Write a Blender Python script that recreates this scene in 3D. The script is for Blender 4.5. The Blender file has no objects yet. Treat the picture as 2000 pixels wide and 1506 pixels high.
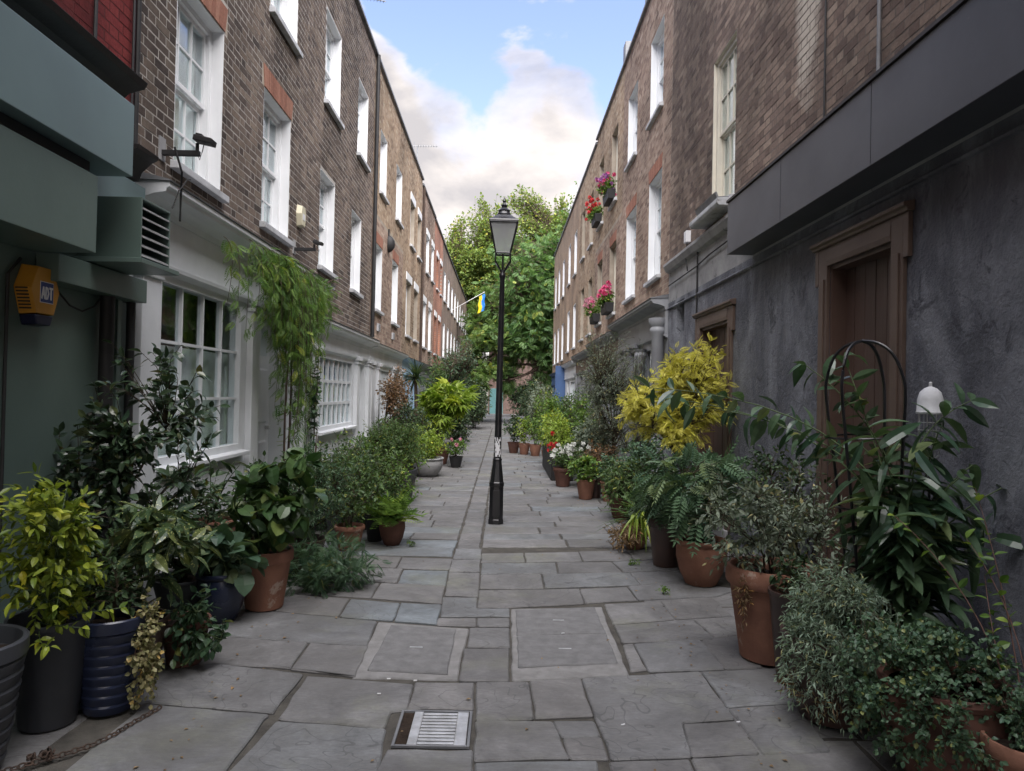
import bpy, bmesh, math, random
import numpy as np
from mathutils import Matrix, Vector
R = math.radians
SC = bpy.context.scene
COL = SC.collection
random.seed(7)

# ------------------------------------------------------------------ camera
cam = bpy.data.objects.new('camera', bpy.data.cameras.new('camera')); COL.objects.link(cam)
cam.data.sensor_width = 36; cam.data.lens = 25.2; cam.data.clip_end = 3000; cam.data.clip_start = 0.05
CAMZ = 1.6
cam.matrix_world = Matrix.Translation((0, 0, CAMZ)) @ Matrix.Rotation(R(-0.75), 4, 'Z') @ Matrix.Rotation(R(90.75), 4, 'X') @ Matrix.Rotation(R(1.2), 4, 'Z')
SC.camera = cam

# ------------------------------------------------------------------ world, sun, exposure
SUN_EL, SUN_ROT = 54.0, 168.0          # veiled sun behind the camera, a little to the right: soft light from bright cloud
world = bpy.data.worlds.new('World'); SC.world = world; world.use_nodes = True
wn = world.node_tree; wn.nodes.clear()
def math_n(nt, op, a, b=None, clamp=False):
    n = nt.nodes.new('ShaderNodeMath'); n.operation = op; n.use_clamp = clamp
    for i, v in enumerate((a, b)):
        if v is None: continue
        if isinstance(v, (int, float)): n.inputs[i].default_value = v
        else: nt.links.new(v, n.inputs[i])
    return n.outputs[0]
def mixc(nt, fac, a, b, blend='MIX'):
    n = nt.nodes.new('ShaderNodeMix'); n.data_type = 'RGBA'; n.blend_type = blend
    for s, v in ((n.inputs[0], fac), (n.inputs[6], a), (n.inputs[7], b)):
        if isinstance(v, (int, float)): s.default_value = v
        elif isinstance(v, (tuple, list)): s.default_value = (*v, 1) if len(v) == 3 else v
        else: nt.links.new(v, s)
    return n.outputs[2]
def ramp(nt, fac, stops, interp='LINEAR'):
    n = nt.nodes.new('ShaderNodeValToRGB'); n.color_ramp.interpolation = interp
    e = n.color_ramp.elements
    while len(e) < len(stops): e.new(0.5)
    for i, (p, c) in enumerate(stops):
        e[i].position = p; e[i].color = (*c, 1) if isinstance(c, (tuple, list)) else (c, c, c, 1)
    nt.links.new(fac, n.inputs[0]); return n.outputs[0]
def noise(nt, vec, scale, detail=4, rough=.55, dist=0., dim='3D'):
    n = nt.nodes.new('ShaderNodeTexNoise'); n.noise_dimensions = dim
    n.inputs['Scale'].default_value = scale; n.inputs['Detail'].default_value = detail
    n.inputs['Roughness'].default_value = rough; n.inputs['Distortion'].default_value = dist
    if vec is not None: nt.links.new(vec, n.inputs['Vector'])
    return n.outputs[0]
def mapping(nt, vec, scale=(1, 1, 1), loc=(0, 0, 0), rot=(0, 0, 0)):
    n = nt.nodes.new('ShaderNodeMapping'); n.inputs['Scale'].default_value = scale
    n.inputs['Location'].default_value = loc; n.inputs['Rotation'].default_value = rot
    nt.links.new(vec, n.inputs['Vector']); return n.outputs[0]

sky = wn.nodes.new('ShaderNodeTexSky'); sky.sky_type = 'NISHITA'; sky.sun_disc = False
sky.sun_elevation = R(SUN_EL); sky.sun_rotation = R(SUN_ROT); sky.air_density = 1.0; sky.dust_density = 0.9; sky.ozone_density = 2.2
tc = wn.nodes.new('ShaderNodeTexCoord')
sep = wn.nodes.new('ShaderNodeSeparateXYZ'); wn.links.new(tc.outputs['Generated'], sep.inputs[0])
# broken cumulus: one even noise field over the whole dome
CLOUD_OFF = (27.7, 26.9, 26.8)
cv = mapping(wn, tc.outputs['Generated'], (1, 1, 1.7), CLOUD_OFF)
cl = noise(wn, cv, 3.4, 10, 0.52, 0.25)
cov = cl
cm = ramp(wn, cov, [(0.455, 0), (0.515, 0.7), (0.60, 1)], 'EASE')
sh = noise(wn, mapping(wn, tc.outputs['Generated'], (1, 1, 2.2), (4.2, 1.0, 2.5)), 4.0, 8, 0.55, 0.3)
lit = math_n(wn, 'ADD', sh, math_n(wn, 'MULTIPLY', math_n(wn, 'SUBTRACT', 0.56, cov), 0.9))   # sunlit rims, greyer cores
ccol = ramp(wn, lit, [(0.33, (1.85, 1.76, 1.80)), (0.42, (2.4, 2.24, 2.19)), (0.50, (2.95, 2.70, 2.58)), (0.62, (3.3, 3.0, 2.84))])
skyt = mixc(wn, 1.0, sky.outputs[0], (1.06, .90, .90), 'MULTIPLY')
skyc = mixc(wn, cm, skyt, ccol)
bg = wn.nodes.new('ShaderNodeBackground'); wn.links.new(skyc, bg.inputs[0]); bg.inputs[1].default_value = 0.05
wo = wn.nodes.new('ShaderNodeOutputWorld'); wn.links.new(bg.outputs[0], wo.inputs[0])

sun = bpy.data.objects.new('sun', bpy.data.lights.new('sun', 'SUN')); COL.objects.link(sun)
sun.data.energy = 1.5; sun.data.angle = R(80); sun.data.color = (1.0, 0.97, 0.95)
sd = Vector((math.sin(R(SUN_ROT)) * math.cos(R(SUN_EL)), math.cos(R(SUN_ROT)) * math.cos(R(SUN_EL)), math.sin(R(SUN_EL))))
sun.rotation_euler = sd.to_track_quat('Z', 'Y').to_euler(); sun.location = (-20, 0, 25)
vs = SC.view_settings; vs.view_transform = 'Standard'; vs.look = 'None'; vs.gamma = 1; vs.exposure = 3.0; vs.use_curve_mapping = False
SC.render.engine = 'CYCLES'
SC.cycles.max_bounces = 7; SC.cycles.diffuse_bounces = 4; SC.cycles.transparent_max_bounces = 12; SC.cycles.glossy_bounces = 3

# ------------------------------------------------------------------ materials
MATS = {}
def new_mat(name):
    m = bpy.data.materials.new(name); m.use_nodes = True; nt = m.node_tree
    b = nt.nodes['Principled BSDF']; MATS[name] = m
    return m, nt, b
def bump(nt, b, h, strength, dist=0.01):
    n = nt.nodes.new('ShaderNodeBump'); n.inputs['Strength'].default_value = strength; n.inputs['Distance'].default_value = dist
    nt.links.new(h, n.inputs['Height']); nt.links.new(n.outputs[0], b.inputs['Normal'])
def pos(nt): return nt.nodes.new('ShaderNodeNewGeometry').outputs['Position']
def objc(nt): return nt.nodes.new('ShaderNodeTexCoord').outputs['Object']
def orand(nt): return nt.nodes.new('ShaderNodeObjectInfo').outputs['Random']
def attr(nt, nm='tint'):
    n = nt.nodes.new('ShaderNodeAttribute'); n.attribute_name = nm; return n.outputs['Fac']
def plain(name, c1, c2=None, scale=3., rough=.6, spec=.4, bs=0, bscale=40., metal=0, stretch=(1, 1, 1), rvar=.1, wear=None, coords='pos', lo=.35, hi=.65):
    m, nt, b = new_mat(name); c2 = c2 or tuple(x * .8 for x in c1)
    v = mapping(nt, pos(nt) if coords == 'pos' else objc(nt), stretch)
    f = noise(nt, v, scale, 6, .6)
    col = ramp(nt, f, [(lo, c1), (hi, c2)])
    if wear:   # (colour, scale, threshold)
        w = ramp(nt, noise(nt, v, wear[1], 8, .7), [(wear[2], 0), (wear[2] + .06, 1)])
        col = mixc(nt, w, col, wear[0])
    nt.links.new(col, b.inputs['Base Color'])
    nt.links.new(math_n(nt, 'ADD', math_n(nt, 'MULTIPLY', f, rvar), rough - rvar / 2), b.inputs['Roughness'])
    b.inputs['Specular IOR Level'].default_value = spec; b.inputs['Metallic'].default_value = metal
    if bs: bump(nt, b, noise(nt, v, bscale, 5, .65), bs)
    return m
def brick_mat(name, cols, stain=(.45, 1.05), sscale=.55, patch=None):
    m, nt, b = new_mat(name)
    p = pos(nt)
    col = ramp(nt, attr(nt), [(i / (len(cols) - 1), c) for i, c in enumerate(cols)])
    st = ramp(nt, noise(nt, mapping(nt, p, (1, 1, .55)), sscale, 7, .62, .6), [(.36, stain[0]), (.62, stain[1])])
    col = mixc(nt, 1, col, st, 'MULTIPLY')
    fine = noise(nt, p, 35, 4, .7)
    col = mixc(nt, .55, col, ramp(nt, fine, [(.3, .55), (.7, 1.25)]), 'MULTIPLY')
    if patch:  # limewash left on the bricks: centre y, z and half sizes
        (py, pz, ry, rz, pc) = patch
        s2 = nt.nodes.new('ShaderNodeSeparateXYZ'); nt.links.new(p, s2.inputs[0])
        dy = math_n(nt, 'DIVIDE', math_n(nt, 'SUBTRACT', s2.outputs[1], py), ry)
        dz = math_n(nt, 'DIVIDE', math_n(nt, 'SUBTRACT', s2.outputs[2], pz), rz)
        d = math_n(nt, 'ADD', math_n(nt, 'MULTIPLY', dy, dy), math_n(nt, 'MULTIPLY', dz, dz))
        d = math_n(nt, 'ADD', d, math_n(nt, 'MULTIPLY', noise(nt, p, 6, 7, .7), 1.6))
        w = ramp(nt, d, [(.0, 0), (.75, .85), (1.3, .0)]) if False else ramp(nt, math_n(nt, 'MULTIPLY', d, .4), [(.38, .8), (.62, 0)])
        col = mixc(nt, w, col, pc)
    nt.links.new(col, b.inputs['Base Color']); b.inputs['Roughness'].default_value = .9; b.inputs['Specular IOR Level'].default_value = .2
    bump(nt, b, noise(nt, p, 60, 5, .7), .6, .006)
    return m
def far_brick(name, c1, c2, mortar):
    m, nt, b = new_mat(name); p = pos(nt)
    s = nt.nodes.new('ShaderNodeSeparateXYZ'); nt.links.new(p, s.inputs[0])
    c = nt.nodes.new('ShaderNodeCombineXYZ'); nt.links.new(s.outputs[1], c.inputs[0]); nt.links.new(s.outputs[2], c.inputs[1])
    t = nt.nodes.new('ShaderNodeTexBrick'); nt.links.new(c.outputs[0], t.inputs[0])
    t.inputs['Color1'].default_value = (*c1, 1); t.inputs['Color2'].default_value = (*c2, 1); t.inputs['Mortar'].default_value = (*mortar, 1)
    t.inputs['Scale'].default_value = 1; t.inputs['Brick Width'].default_value = .225; t.inputs['Row Height'].default_value = .075; t.inputs['Mortar Size'].default_value = .006
    st = ramp(nt, noise(nt, p, .8, 6, .6), [(.35, .6), (.65, 1.1)])
    nt.links.new(mixc(nt, 1, t.outputs[0], st, 'MULTIPLY'), b.inputs['Base Color']); b.inputs['Roughness'].default_value = .9
    bump(nt, b, t.outputs['Fac'], -.4, .006)
    return m
def leaf_mat(name, c1, c2, rough=.42, trans=.25, spec=.35, vein=None, spots=None):
    m, nt, b = new_mat(name)
    old = tuple(min(.8, x * k + d) for x, k, d in zip(c2, (1.35, 1.1, .8), (.07, .04, 0)))       # the odd yellowing leaf
    col = ramp(nt, attr(nt), [(0, c1), (.9, c2), (1, old)])
    f = noise(nt, pos(nt), 9, 3, .6)
    col = mixc(nt, .6, col, ramp(nt, f, [(.3, .62), (.7, 1.3)]), 'MULTIPLY')
    if spots:
        w = ramp(nt, noise(nt, pos(nt), spots[1], 2, .5), [(spots[2], 0), (spots[2] + .04, 1)])
        col = mixc(nt, w, col, spots[0])
    nt.links.new(col, b.inputs['Base Color']); b.inputs['Roughness'].default_value = rough; b.inputs['Specular IOR Level'].default_value = spec
    t = nt.nodes.new('ShaderNodeBsdfTranslucent'); nt.links.new(mixc(nt, 1, col, (1.2, 1.25, .6), 'MULTIPLY'), t.inputs[0])
    mx = nt.nodes.new('ShaderNodeMixShader'); mx.inputs[0].default_value = trans
    nt.links.new(b.outputs[0], mx.inputs[1]); nt.links.new(t.outputs[0], mx.inputs[2])
    nt.links.new(mx.outputs[0], nt.nodes['Material Output'].inputs[0])
    return m
def glass_mat(name, tint=(.9, .95, .95), refl=1.0):
    m = bpy.data.materials.new(name); m.use_nodes = True; nt = m.node_tree; nt.nodes.clear(); MATS[name] = m
    tr = nt.nodes.new('ShaderNodeBsdfTransparent'); tr.inputs[0].default_value = (*tint, 1)
    g = nt.nodes.new('ShaderNodeBsdfGlossy'); g.inputs['Roughness'].default_value = .03; g.inputs[0].default_value = (.95, .97, 1, 1)
    gm = nt.nodes.new('ShaderNodeNewGeometry'); dt = nt.nodes.new('ShaderNodeVectorMath'); dt.operation = 'DOT_PRODUCT'
    nt.links.new(gm.outputs['Normal'], dt.inputs[0]); nt.links.new(gm.outputs['Incoming'], dt.inputs[1])
    cs = math_n(nt, 'SUBTRACT', 1.0, math_n(nt, 'ABSOLUTE', dt.outputs['Value']))
    fres = math_n(nt, 'ADD', math_n(nt, 'MULTIPLY', math_n(nt, 'POWER', cs, 4.0), .9), .07)      # same from both faces of the pane
    bp = nt.nodes.new('ShaderNodeBump'); bp.inputs['Strength'].default_value = .06; bp.inputs['Distance'].default_value = .02
    nt.links.new(noise(nt, pos(nt), 3.5, 2), bp.inputs['Height']); nt.links.new(bp.outputs[0], g.inputs['Normal'])
    mx = nt.nodes.new('ShaderNodeMixShader'); nt.links.new(math_n(nt, 'MULTIPLY', fres, refl, True), mx.inputs[0])
    nt.links.new(tr.outputs[0], mx.inputs[1]); nt.links.new(g.outputs[0], mx.inputs[2])
    o = nt.nodes.new('ShaderNodeOutputMaterial'); nt.links.new(mx.outputs[0], o.inputs[0]); return m
def slab_mat():
    m, nt, b = new_mat('york_stone'); p = pos(nt)
    rnd = orand(nt)
    off = nt.nodes.new('ShaderNodeCombineXYZ'); nt.links.new(math_n(nt, 'MULTIPLY', rnd, 37), off.inputs[2])
    va = nt.nodes.new('ShaderNodeVectorMath'); va.operation = 'ADD'; nt.links.new(p, va.inputs[0]); nt.links.new(off.outputs[0], va.inputs[1])
    v = va.outputs[0]
    base = ramp(nt, rnd, [(0, (0.158, 0.155, 0.153)), (.3, (0.193, 0.19, 0.189)), (.55, (0.214, 0.207, 0.202)), (.78, (0.188, 0.19, 0.193)), (.9, (0.196, 0.206, 0.211)), (1, (0.222, 0.225, 0.229))])
    att = attr(nt)
    base = mixc(nt, math_n(nt, 'MULTIPLY', att, .8), base, (0.207, 0.237, 0.258))
    big = ramp(nt, noise(nt, v, 2.2, 9, .72, .8), [(.32, .58), (.68, 1.2)])
    col = mixc(nt, 1, base, big, 'MULTIPLY')
    moss = ramp(nt, noise(nt, p, 1.1, 8, .7), [(.52, 0), (.68, .45)])
    col = mixc(nt, moss, col, (0.219, 0.228, 0.149))
    grain = noise(nt, mapping(nt, v, (1, 3.2, 1)), 26, 6, .75)
    col = mixc(nt, .6, col, ramp(nt, grain, [(.3, .62), (.7, 1.3)]), 'MULTIPLY')
    speck = ramp(nt, noise(nt, p, 75, 2, .5), [(.74, 0), (.77, .35)])
    col = mixc(nt, speck, col, (.45, .45, .45))
    stn = ramp(nt, noise(nt, p, .75, 9, .75, 1.0), [(.42, 0), (.60, .6)])
    col = mixc(nt, stn, col, (.105, .102, .098))
    vo = nt.nodes.new('ShaderNodeTexVoronoi'); vo.inputs['Scale'].default_value = 5.5; nt.links.new(p, vo.inputs['Vector'])
    gum = math_n(nt, 'MULTIPLY', math_n(nt, 'LESS_THAN', vo.outputs['Distance'], .075), .4)
    col = mixc(nt, gum, col, (.16, .16, .155))
    lay = noise(nt, v, 1.7, 3, .5, .4)      # riven layers: terraces of a noise field
    fr = math_n(nt, 'FRACT', math_n(nt, 'MULTIPLY', lay, 14))
    crack = math_n(nt, 'MULTIPLY', math_n(nt, 'LESS_THAN', fr, .07), math_n(nt, 'LESS_THAN', math_n(nt, 'FRACT', math_n(nt, 'MULTIPLY', rnd, 7.3)), .45))
    col = mixc(nt, math_n(nt, 'MULTIPLY', crack, .5), col, (.07, .07, .07))
    nt.links.new(col, b.inputs['Base Color'])
    nt.links.new(ramp(nt, noise(nt, v, 5, 5, .6), [(.3, .5), (.7, .78)]), b.inputs['Roughness']); b.inputs['Specular IOR Level'].default_value = .35
    ter = math_n(nt, 'MULTIPLY', math_n(nt, 'FLOOR', math_n(nt, 'MULTIPLY', lay, 14)), .07)
    h = math_n(nt, 'ADD', math_n(nt, 'MULTIPLY', ter, .8), math_n(nt, 'MULTIPLY', grain, .16))
    h = math_n(nt, 'ADD', h, math_n(nt, 'MULTIPLY', noise(nt, v, 6, 5, .6), .5))
    bump(nt, b, h, .8, .02)
    return m
slab_mat()
plain('joint_mortar', (.06, .056, .05), (.105, .098, .085), 8, .95, .2, .8, 60)
plain('white_paint', (.72, .74, .76), (.60, .62, .635), 1.3, .5, .4, .12, 25, wear=((.33, .33, .32), 5, .70))
plain('white_paint_bright', (.80, .81, .82), (.72, .73, .74), 1.5, .45, .4, .08, 25)
plain('cream_paint', (.66, .62, .52), (.56, .53, .45), 2, .5, .4, .12, 25, wear=((.3, .27, .2), 7, .68))
plain('sill_paint', (.55, .56, .58), (.38, .39, .40), 4, .7, .3, .3, 40, wear=((.18, .18, .17), 8, .60))
plain('grey_stone', (.36, .36, .36), (.24, .24, .245), 3, .75, .3, .4, 30, wear=((.12, .12, .12), 6, .62))
plain('grey_shop', (.30, .31, .33), (.22, .225, .24), 2, .5, .4, .1, 20, wear=((.12, .12, .12), 8, .66))
plain('lead', (.13, .135, .145), (.21, .215, .225), 5, .55, .5, .25, 14)
plain('green_paint', (0.115, 0.163, 0.144), (0.0896, 0.128, 0.115), .8, .42, .4, .15, 8, wear=((0.064, 0.08, 0.072), 9, .68))
plain('teal_sign', (0.16, 0.232, 0.24), (0.136, 0.195, 0.205), 1.0, .34, .45, .03, 6)
plain('dark_trim', (.022, .02, .02), (.035, .03, .03), 4, .55, .4, .2, 30)
plain('black_fascia', (0.0812, 0.0868, 0.104), (0.0602, 0.0644, 0.0784), 1.1, .45, .45, .05, 10, wear=((0.168, 0.168, 0.182), 14, .72))
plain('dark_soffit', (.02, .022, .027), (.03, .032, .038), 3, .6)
plain('black_iron', (.008, .008, .010), (.014, .014, .016), 9, .32, .5, .12, 40, rvar=.2)
plain('matte_black', (.015, .015, .016), (.025, .025, .026), 5, .6)
plain('brown_door', (.105, .065, .052), (.075, .047, .039), 2.2, .5, .4, .25, 22, stretch=(1, 1, .15), wear=((.20, .15, .12), 10, .70))
plain('brown_frame', (.13, .092, .074), (.10, .068, .055), 3, .5, .4, .15, 22, wear=((.06, .045, .04), 8, .64))
plain('brown_fascia', (.17, .115, .09), (.125, .085, .07), 2, .5)
plain('blue_paint', (.06, .12, .26), (.05, .095, .21), 2, .5, .4, .05, 15)
plain('pale_blue', (.40, .56, .72), (.34, .48, .62), 2, .55)
plain('turquoise', (.16, .33, .33), (.13, .28, .28), 2, .5)
plain('terracotta', (.30, .15, .10), (.215, .105, .075), 5, .85, .2, .25, 60, wear=((.40, .30, .24), 6, .60), coords='pos')
plain('terracotta_dark', (.155, .075, .055), (.10, .052, .042), 5, .8, .2, .25, 50, wear=((.22, .15, .12), 7, .66))
plain('brown_glaze', (.075, .043, .034), (.05, .03, .026), 5, .4, .5, .1, 20)
plain('grey_plastic', (.058, .062, .070), (.045, .048, .056), 4, .42, .4, .06, 20)
plain('navy_glaze', (.022, .03, .06), (.015, .02, .045), 5, .28, .5, .08, 20)
plain('fluted_grey', (.075, .08, .085), (.055, .058, .062), 4, .6, .3, .2, 30)
plain('soil', (.022, .016, .012), (.045, .032, .024), 25, .95, .2, 1.0, 50)
plain('bark', (.12, .085, .065), (.07, .05, .04), 14, .9, .2, .8, 25, stretch=(1, 1, .3))
plain('twig', (.085, .065, .045), (.05, .042, .03), 14, .85, .2, .3, 40)
plain('green_stem', (.06, .10, .035), (.085, .12, .05), 10, .6)
plain('red_stem', (.12, .06, .045), (.09, .05, .04), 10, .7)
plain('curtain', (.80, .80, .78), (.70, .70, .68), 1.2, .9, .1)
plain('blind', (.40, .39, .36), (.34, .33, .31), 1.2, .9, .1)
plain('room_dark', (.02, .02, .02), (.035, .033, .03), 1, .9, .1)
plain('roof_slate', (.07, .075, .085), (.10, .10, .11), 3, .7)
plain('yellow_plastic', (.56, .27, .03), (.48, .22, .028), 4, .45, .4, .05, 20, wear=((.25, .10, .02), 5, .68))
plain('navy_plastic', (.014, .017, .05), (.010, .012, .04), 4, .4)
plain('badge_blue', (.018, .045, .20), (.018, .045, .19), 4, .4)
plain('badge_white', (.75, .75, .76), (.68, .68, .70), 4, .5)
plain('cream_plastic', (.62, .58, .42), (.55, .51, .37), 4, .5)
plain('steel', (.55, .56, .57), (.36, .365, .37), 14, .4, .5, .2, 60, metal=.35, rvar=.3)
plain('concrete', (0.27, 0.266, 0.262), (0.203, 0.199, 0.195), 10, .9, .2, .8, 90, wear=((0.345, 0.345, 0.338), 60, .66))
plain('concrete_dark', (0.217, 0.216, 0.217), (0.161, 0.16, 0.161), 12, .9, .2, .8, 110, wear=((0.315, 0.315, 0.315), 70, .66))
plain('rust_iron', (.085, .055, .04), (.05, .04, .035), 20, .85, .3, .5, 50)
plain('aerial_metal', (.22, .23, .24), (.3, .31, .32), 8, .4, .5, metal=.6)
plain('flag_blue', (.03, .22, .66), (.03, .20, .6), 3, .7); plain('flag_yellow', (.78, .62, .03), (.72, .56, .03), 3, .7)
plain('petal_white', (.75, .76, .72), (.66, .68, .62), 9, .6); plain('petal_pink', (.62, .045, .16), (.70, .16, .32), 9, .55)
plain('petal_red', (.55, .025, .03), (.62, .05, .06), 9, .55); plain('petal_purple', (.30, .10, .40), (.40, .12, .30), 9, .55)
plain('petal_pale_pink', (.70, .36, .42), (.62, .25, .35), 9, .6)
plain('render_wall', (.36, .345, .33), (.27, .26, .25), 2, .85, .2, .3, 40)
plain('pink_brick', (.26, .18, .15), (.19, .13, .11), 6, .9, .2)
glass_mat('glass'); lg = glass_mat('lamp_glass', (.85, .87, .88), .8)
_nt = lg.node_tree; _o = [n for n in _nt.nodes if n.type == 'OUTPUT_MATERIAL'][0]; _s = _o.inputs[0].links[0].from_socket
_t = _nt.nodes.new('ShaderNodeBsdfTranslucent'); _t.inputs[0].default_value = (.8, .82, .82, 1); _d = _nt.nodes.new('ShaderNodeBsdfDiffuse'); _d.inputs[0].default_value = (.75, .77, .78, 1)
_m1 = _nt.nodes.new('ShaderNodeMixShader'); _nt.links.new(_t.outputs[0], _m1.inputs[1]); _nt.links.new(_d.outputs[0], _m1.inputs[2])
_m2 = _nt.nodes.new('ShaderNodeMixShader'); _m2.inputs[0].default_value = .55; _nt.links.new(_s, _m2.inputs[1]); _nt.links.new(_m1.outputs[0], _m2.inputs[2]); _nt.links.new(_m2.outputs[0], _o.inputs[0])
def stucco_mat():
    m, nt, b = new_mat('dark_stucco'); p = pos(nt)
    f = noise(nt, mapping(nt, p, (1, 1, .6)), 1.1, 8, .68, .7)
    col = ramp(nt, f, [(.34, (0.0669, 0.0706, 0.0845)), (.49, (0.116, 0.121, 0.142)), (.63, (0.232, 0.243, 0.269))])
    st = ramp(nt, noise(nt, mapping(nt, p, (1, 4, .6)), 1.6, 8, .75, .6), [(.52, 0), (.74, .38)])
    col = mixc(nt, st, col, (0.268, 0.28, 0.309))
    pit = ramp(nt, noise(nt, p, 3.2, 10, .78, .8), [(.565, 0), (.61, .75)])
    col = mixc(nt, pit, col, (0.0553, 0.0575, 0.0699))
    nt.links.new(col, b.inputs['Base Color']); b.inputs['Specular IOR Level'].default_value = .35
    nt.links.new(ramp(nt, f, [(.3, .62), (.7, .82)]), b.inputs['Roughness'])
    h = math_n(nt, 'ADD', noise(nt, p, 42, 6, .7), math_n(nt, 'MULTIPLY', noise(nt, p, 7, 6, .6), 2.2))
    bump(nt, b, h, .95, .014); return m
stucco_mat()
brick_mat('brick_sooty', [(0.067, 0.0551, 0.0486), (0.113, 0.0863, 0.0736), (0.156, 0.121, 0.1), (0.197, 0.151, 0.119), (0.246, 0.205, 0.167)], (.5, 1.15))
brick_mat('brick_umber', [(0.134, 0.103, 0.0883), (0.194, 0.141, 0.117), (0.251, 0.189, 0.154), (0.313, 0.238, 0.19), (0.38, 0.305, 0.243)], (.45, 1.1), patch=(6.2, 5.2, .34, 1.35, (.60, .55, .47)))
brick_mat('brick_yellow', [(0.234, 0.16, 0.111), (0.323, 0.23, 0.156), (0.397, 0.293, 0.2), (0.459, 0.347, 0.249), (0.5, 0.424, 0.313)], (.55, 1.1))
brick_mat('brick_brown', [(0.193, 0.134, 0.109), (0.282, 0.195, 0.153), (0.35, 0.255, 0.2), (0.424, 0.318, 0.249), (0.495, 0.388, 0.314)], (.55, 1.1))
brick_mat('brick_orange', [(0.288, 0.12, 0.066), (0.348, 0.15, 0.078), (0.396, 0.18, 0.096), (0.432, 0.216, 0.12)], (.7, 1.1))
brick_mat('brick_redpaint', [(0.168, 0.0288, 0.0312), (0.204, 0.036, 0.036), (0.228, 0.0432, 0.042)], (.5, 1.1))
brick_mat('brick_rubbed', [(0.277, 0.128, 0.0903), (0.326, 0.157, 0.11), (0.375, 0.194, 0.138)], (.75, 1.1))
plain('mortar_pale', (.50, .47, .43), (.36, .335, .305), 3, .95, .1, .4, 60)
plain('mortar_warm', (.40, .345, .28), (.30, .26, .21), 3, .95, .1, .4, 60)
plain('mortar_dark', (.20, .175, .155), (.12, .105, .095), 3, .95, .1, .4, 60)
plain('mortar_red', (.12, .035, .035), (.09, .03, .03), 3, .9, .1, .4, 60)
far_brick('far_brick_red', (0.39, 0.163, 0.0975), (0.299, 0.13, 0.0845), (0.351, 0.273, 0.221))
far_brick('far_brick_yellow', (0.351, 0.24, 0.15), (0.273, 0.182, 0.117), (0.364, 0.312, 0.247))
far_brick('far_brick_brown', (0.221, 0.15, 0.111), (0.169, 0.117, 0.091), (0.26, 0.234, 0.195))
leaf_mat('leaf_choisya', (0.075, 0.128, 0.018), (0.3, 0.36, 0.045), .4, .25)
leaf_mat('leaf_camellia', (.018, .038, .022), (.055, .09, .045), .28, .12, .5)
leaf_mat('leaf_aucuba', (0.033, 0.063, 0.03), (0.0825, 0.128, 0.0525), .32, .15, .45, spots=((0.39, 0.405, 0.15), 75, .62))
leaf_mat('leaf_dark', (.025, .052, .026), (.07, .115, .05), .42, .18)
leaf_mat('leaf_mid', (.045, .09, .03), (.115, .19, .06), .45, .25)
leaf_mat('leaf_fresh', (0.0675, 0.143, 0.027), (0.165, 0.27, 0.0525), .45, .3)
leaf_mat('leaf_wisteria', (.065, .15, .035), (.18, .285, .075), .5, .35)
leaf_mat('leaf_gold', (.46, .43, .075), (.78, .73, .20), .55, .3)
leaf_mat('leaf_olive', (.10, .135, .095), (.235, .28, .20), .5, .15)
leaf_mat('leaf_silver', (.16, .24, .175), (.34, .43, .32), .65, .15)
leaf_mat('leaf_bluegreen', (.045, .098, .058), (.115, .19, .105), .42, .22)
leaf_mat('leaf_lily', (.03, .068, .04), (.095, .155, .08), .3, .22, .5)
leaf_mat('leaf_hosta', (0.045, 0.093, 0.06), (0.12, 0.188, 0.12), .4, .25)
leaf_mat('leaf_lime', (0.135, 0.225, 0.027), (0.33, 0.435, 0.075), .45, .35)
leaf_mat('leaf_red', (0.09, 0.0675, 0.042), (0.255, 0.15, 0.0825), .5, .25)
leaf_mat('leaf_dry', (0.15, 0.0975, 0.0525), (0.3, 0.21, 0.12), .7, .2)
leaf_mat('leaf_cream', (0.15, 0.165, 0.0675), (0.39, 0.345, 0.18), .5, .25)
leaf_mat('leaf_tree_dark', (.055, .125, .042), (.16, .27, .085), .45, .3)
leaf_mat('leaf_fig', (.028, .068, .026), (.085, .145, .05), .36, .2)
leaf_mat('leaf_tree_mid', (.075, .15, .04), (.19, .28, .08), .45, .3)
leaf_mat('leaf_tree_yellow', (.095, .17, .036), (.26, .325, .08), .5, .35)
leaf_mat('leaf_ivy', (0.03, 0.0675, 0.0375), (0.075, 0.135, 0.0675), .35, .2)

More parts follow.
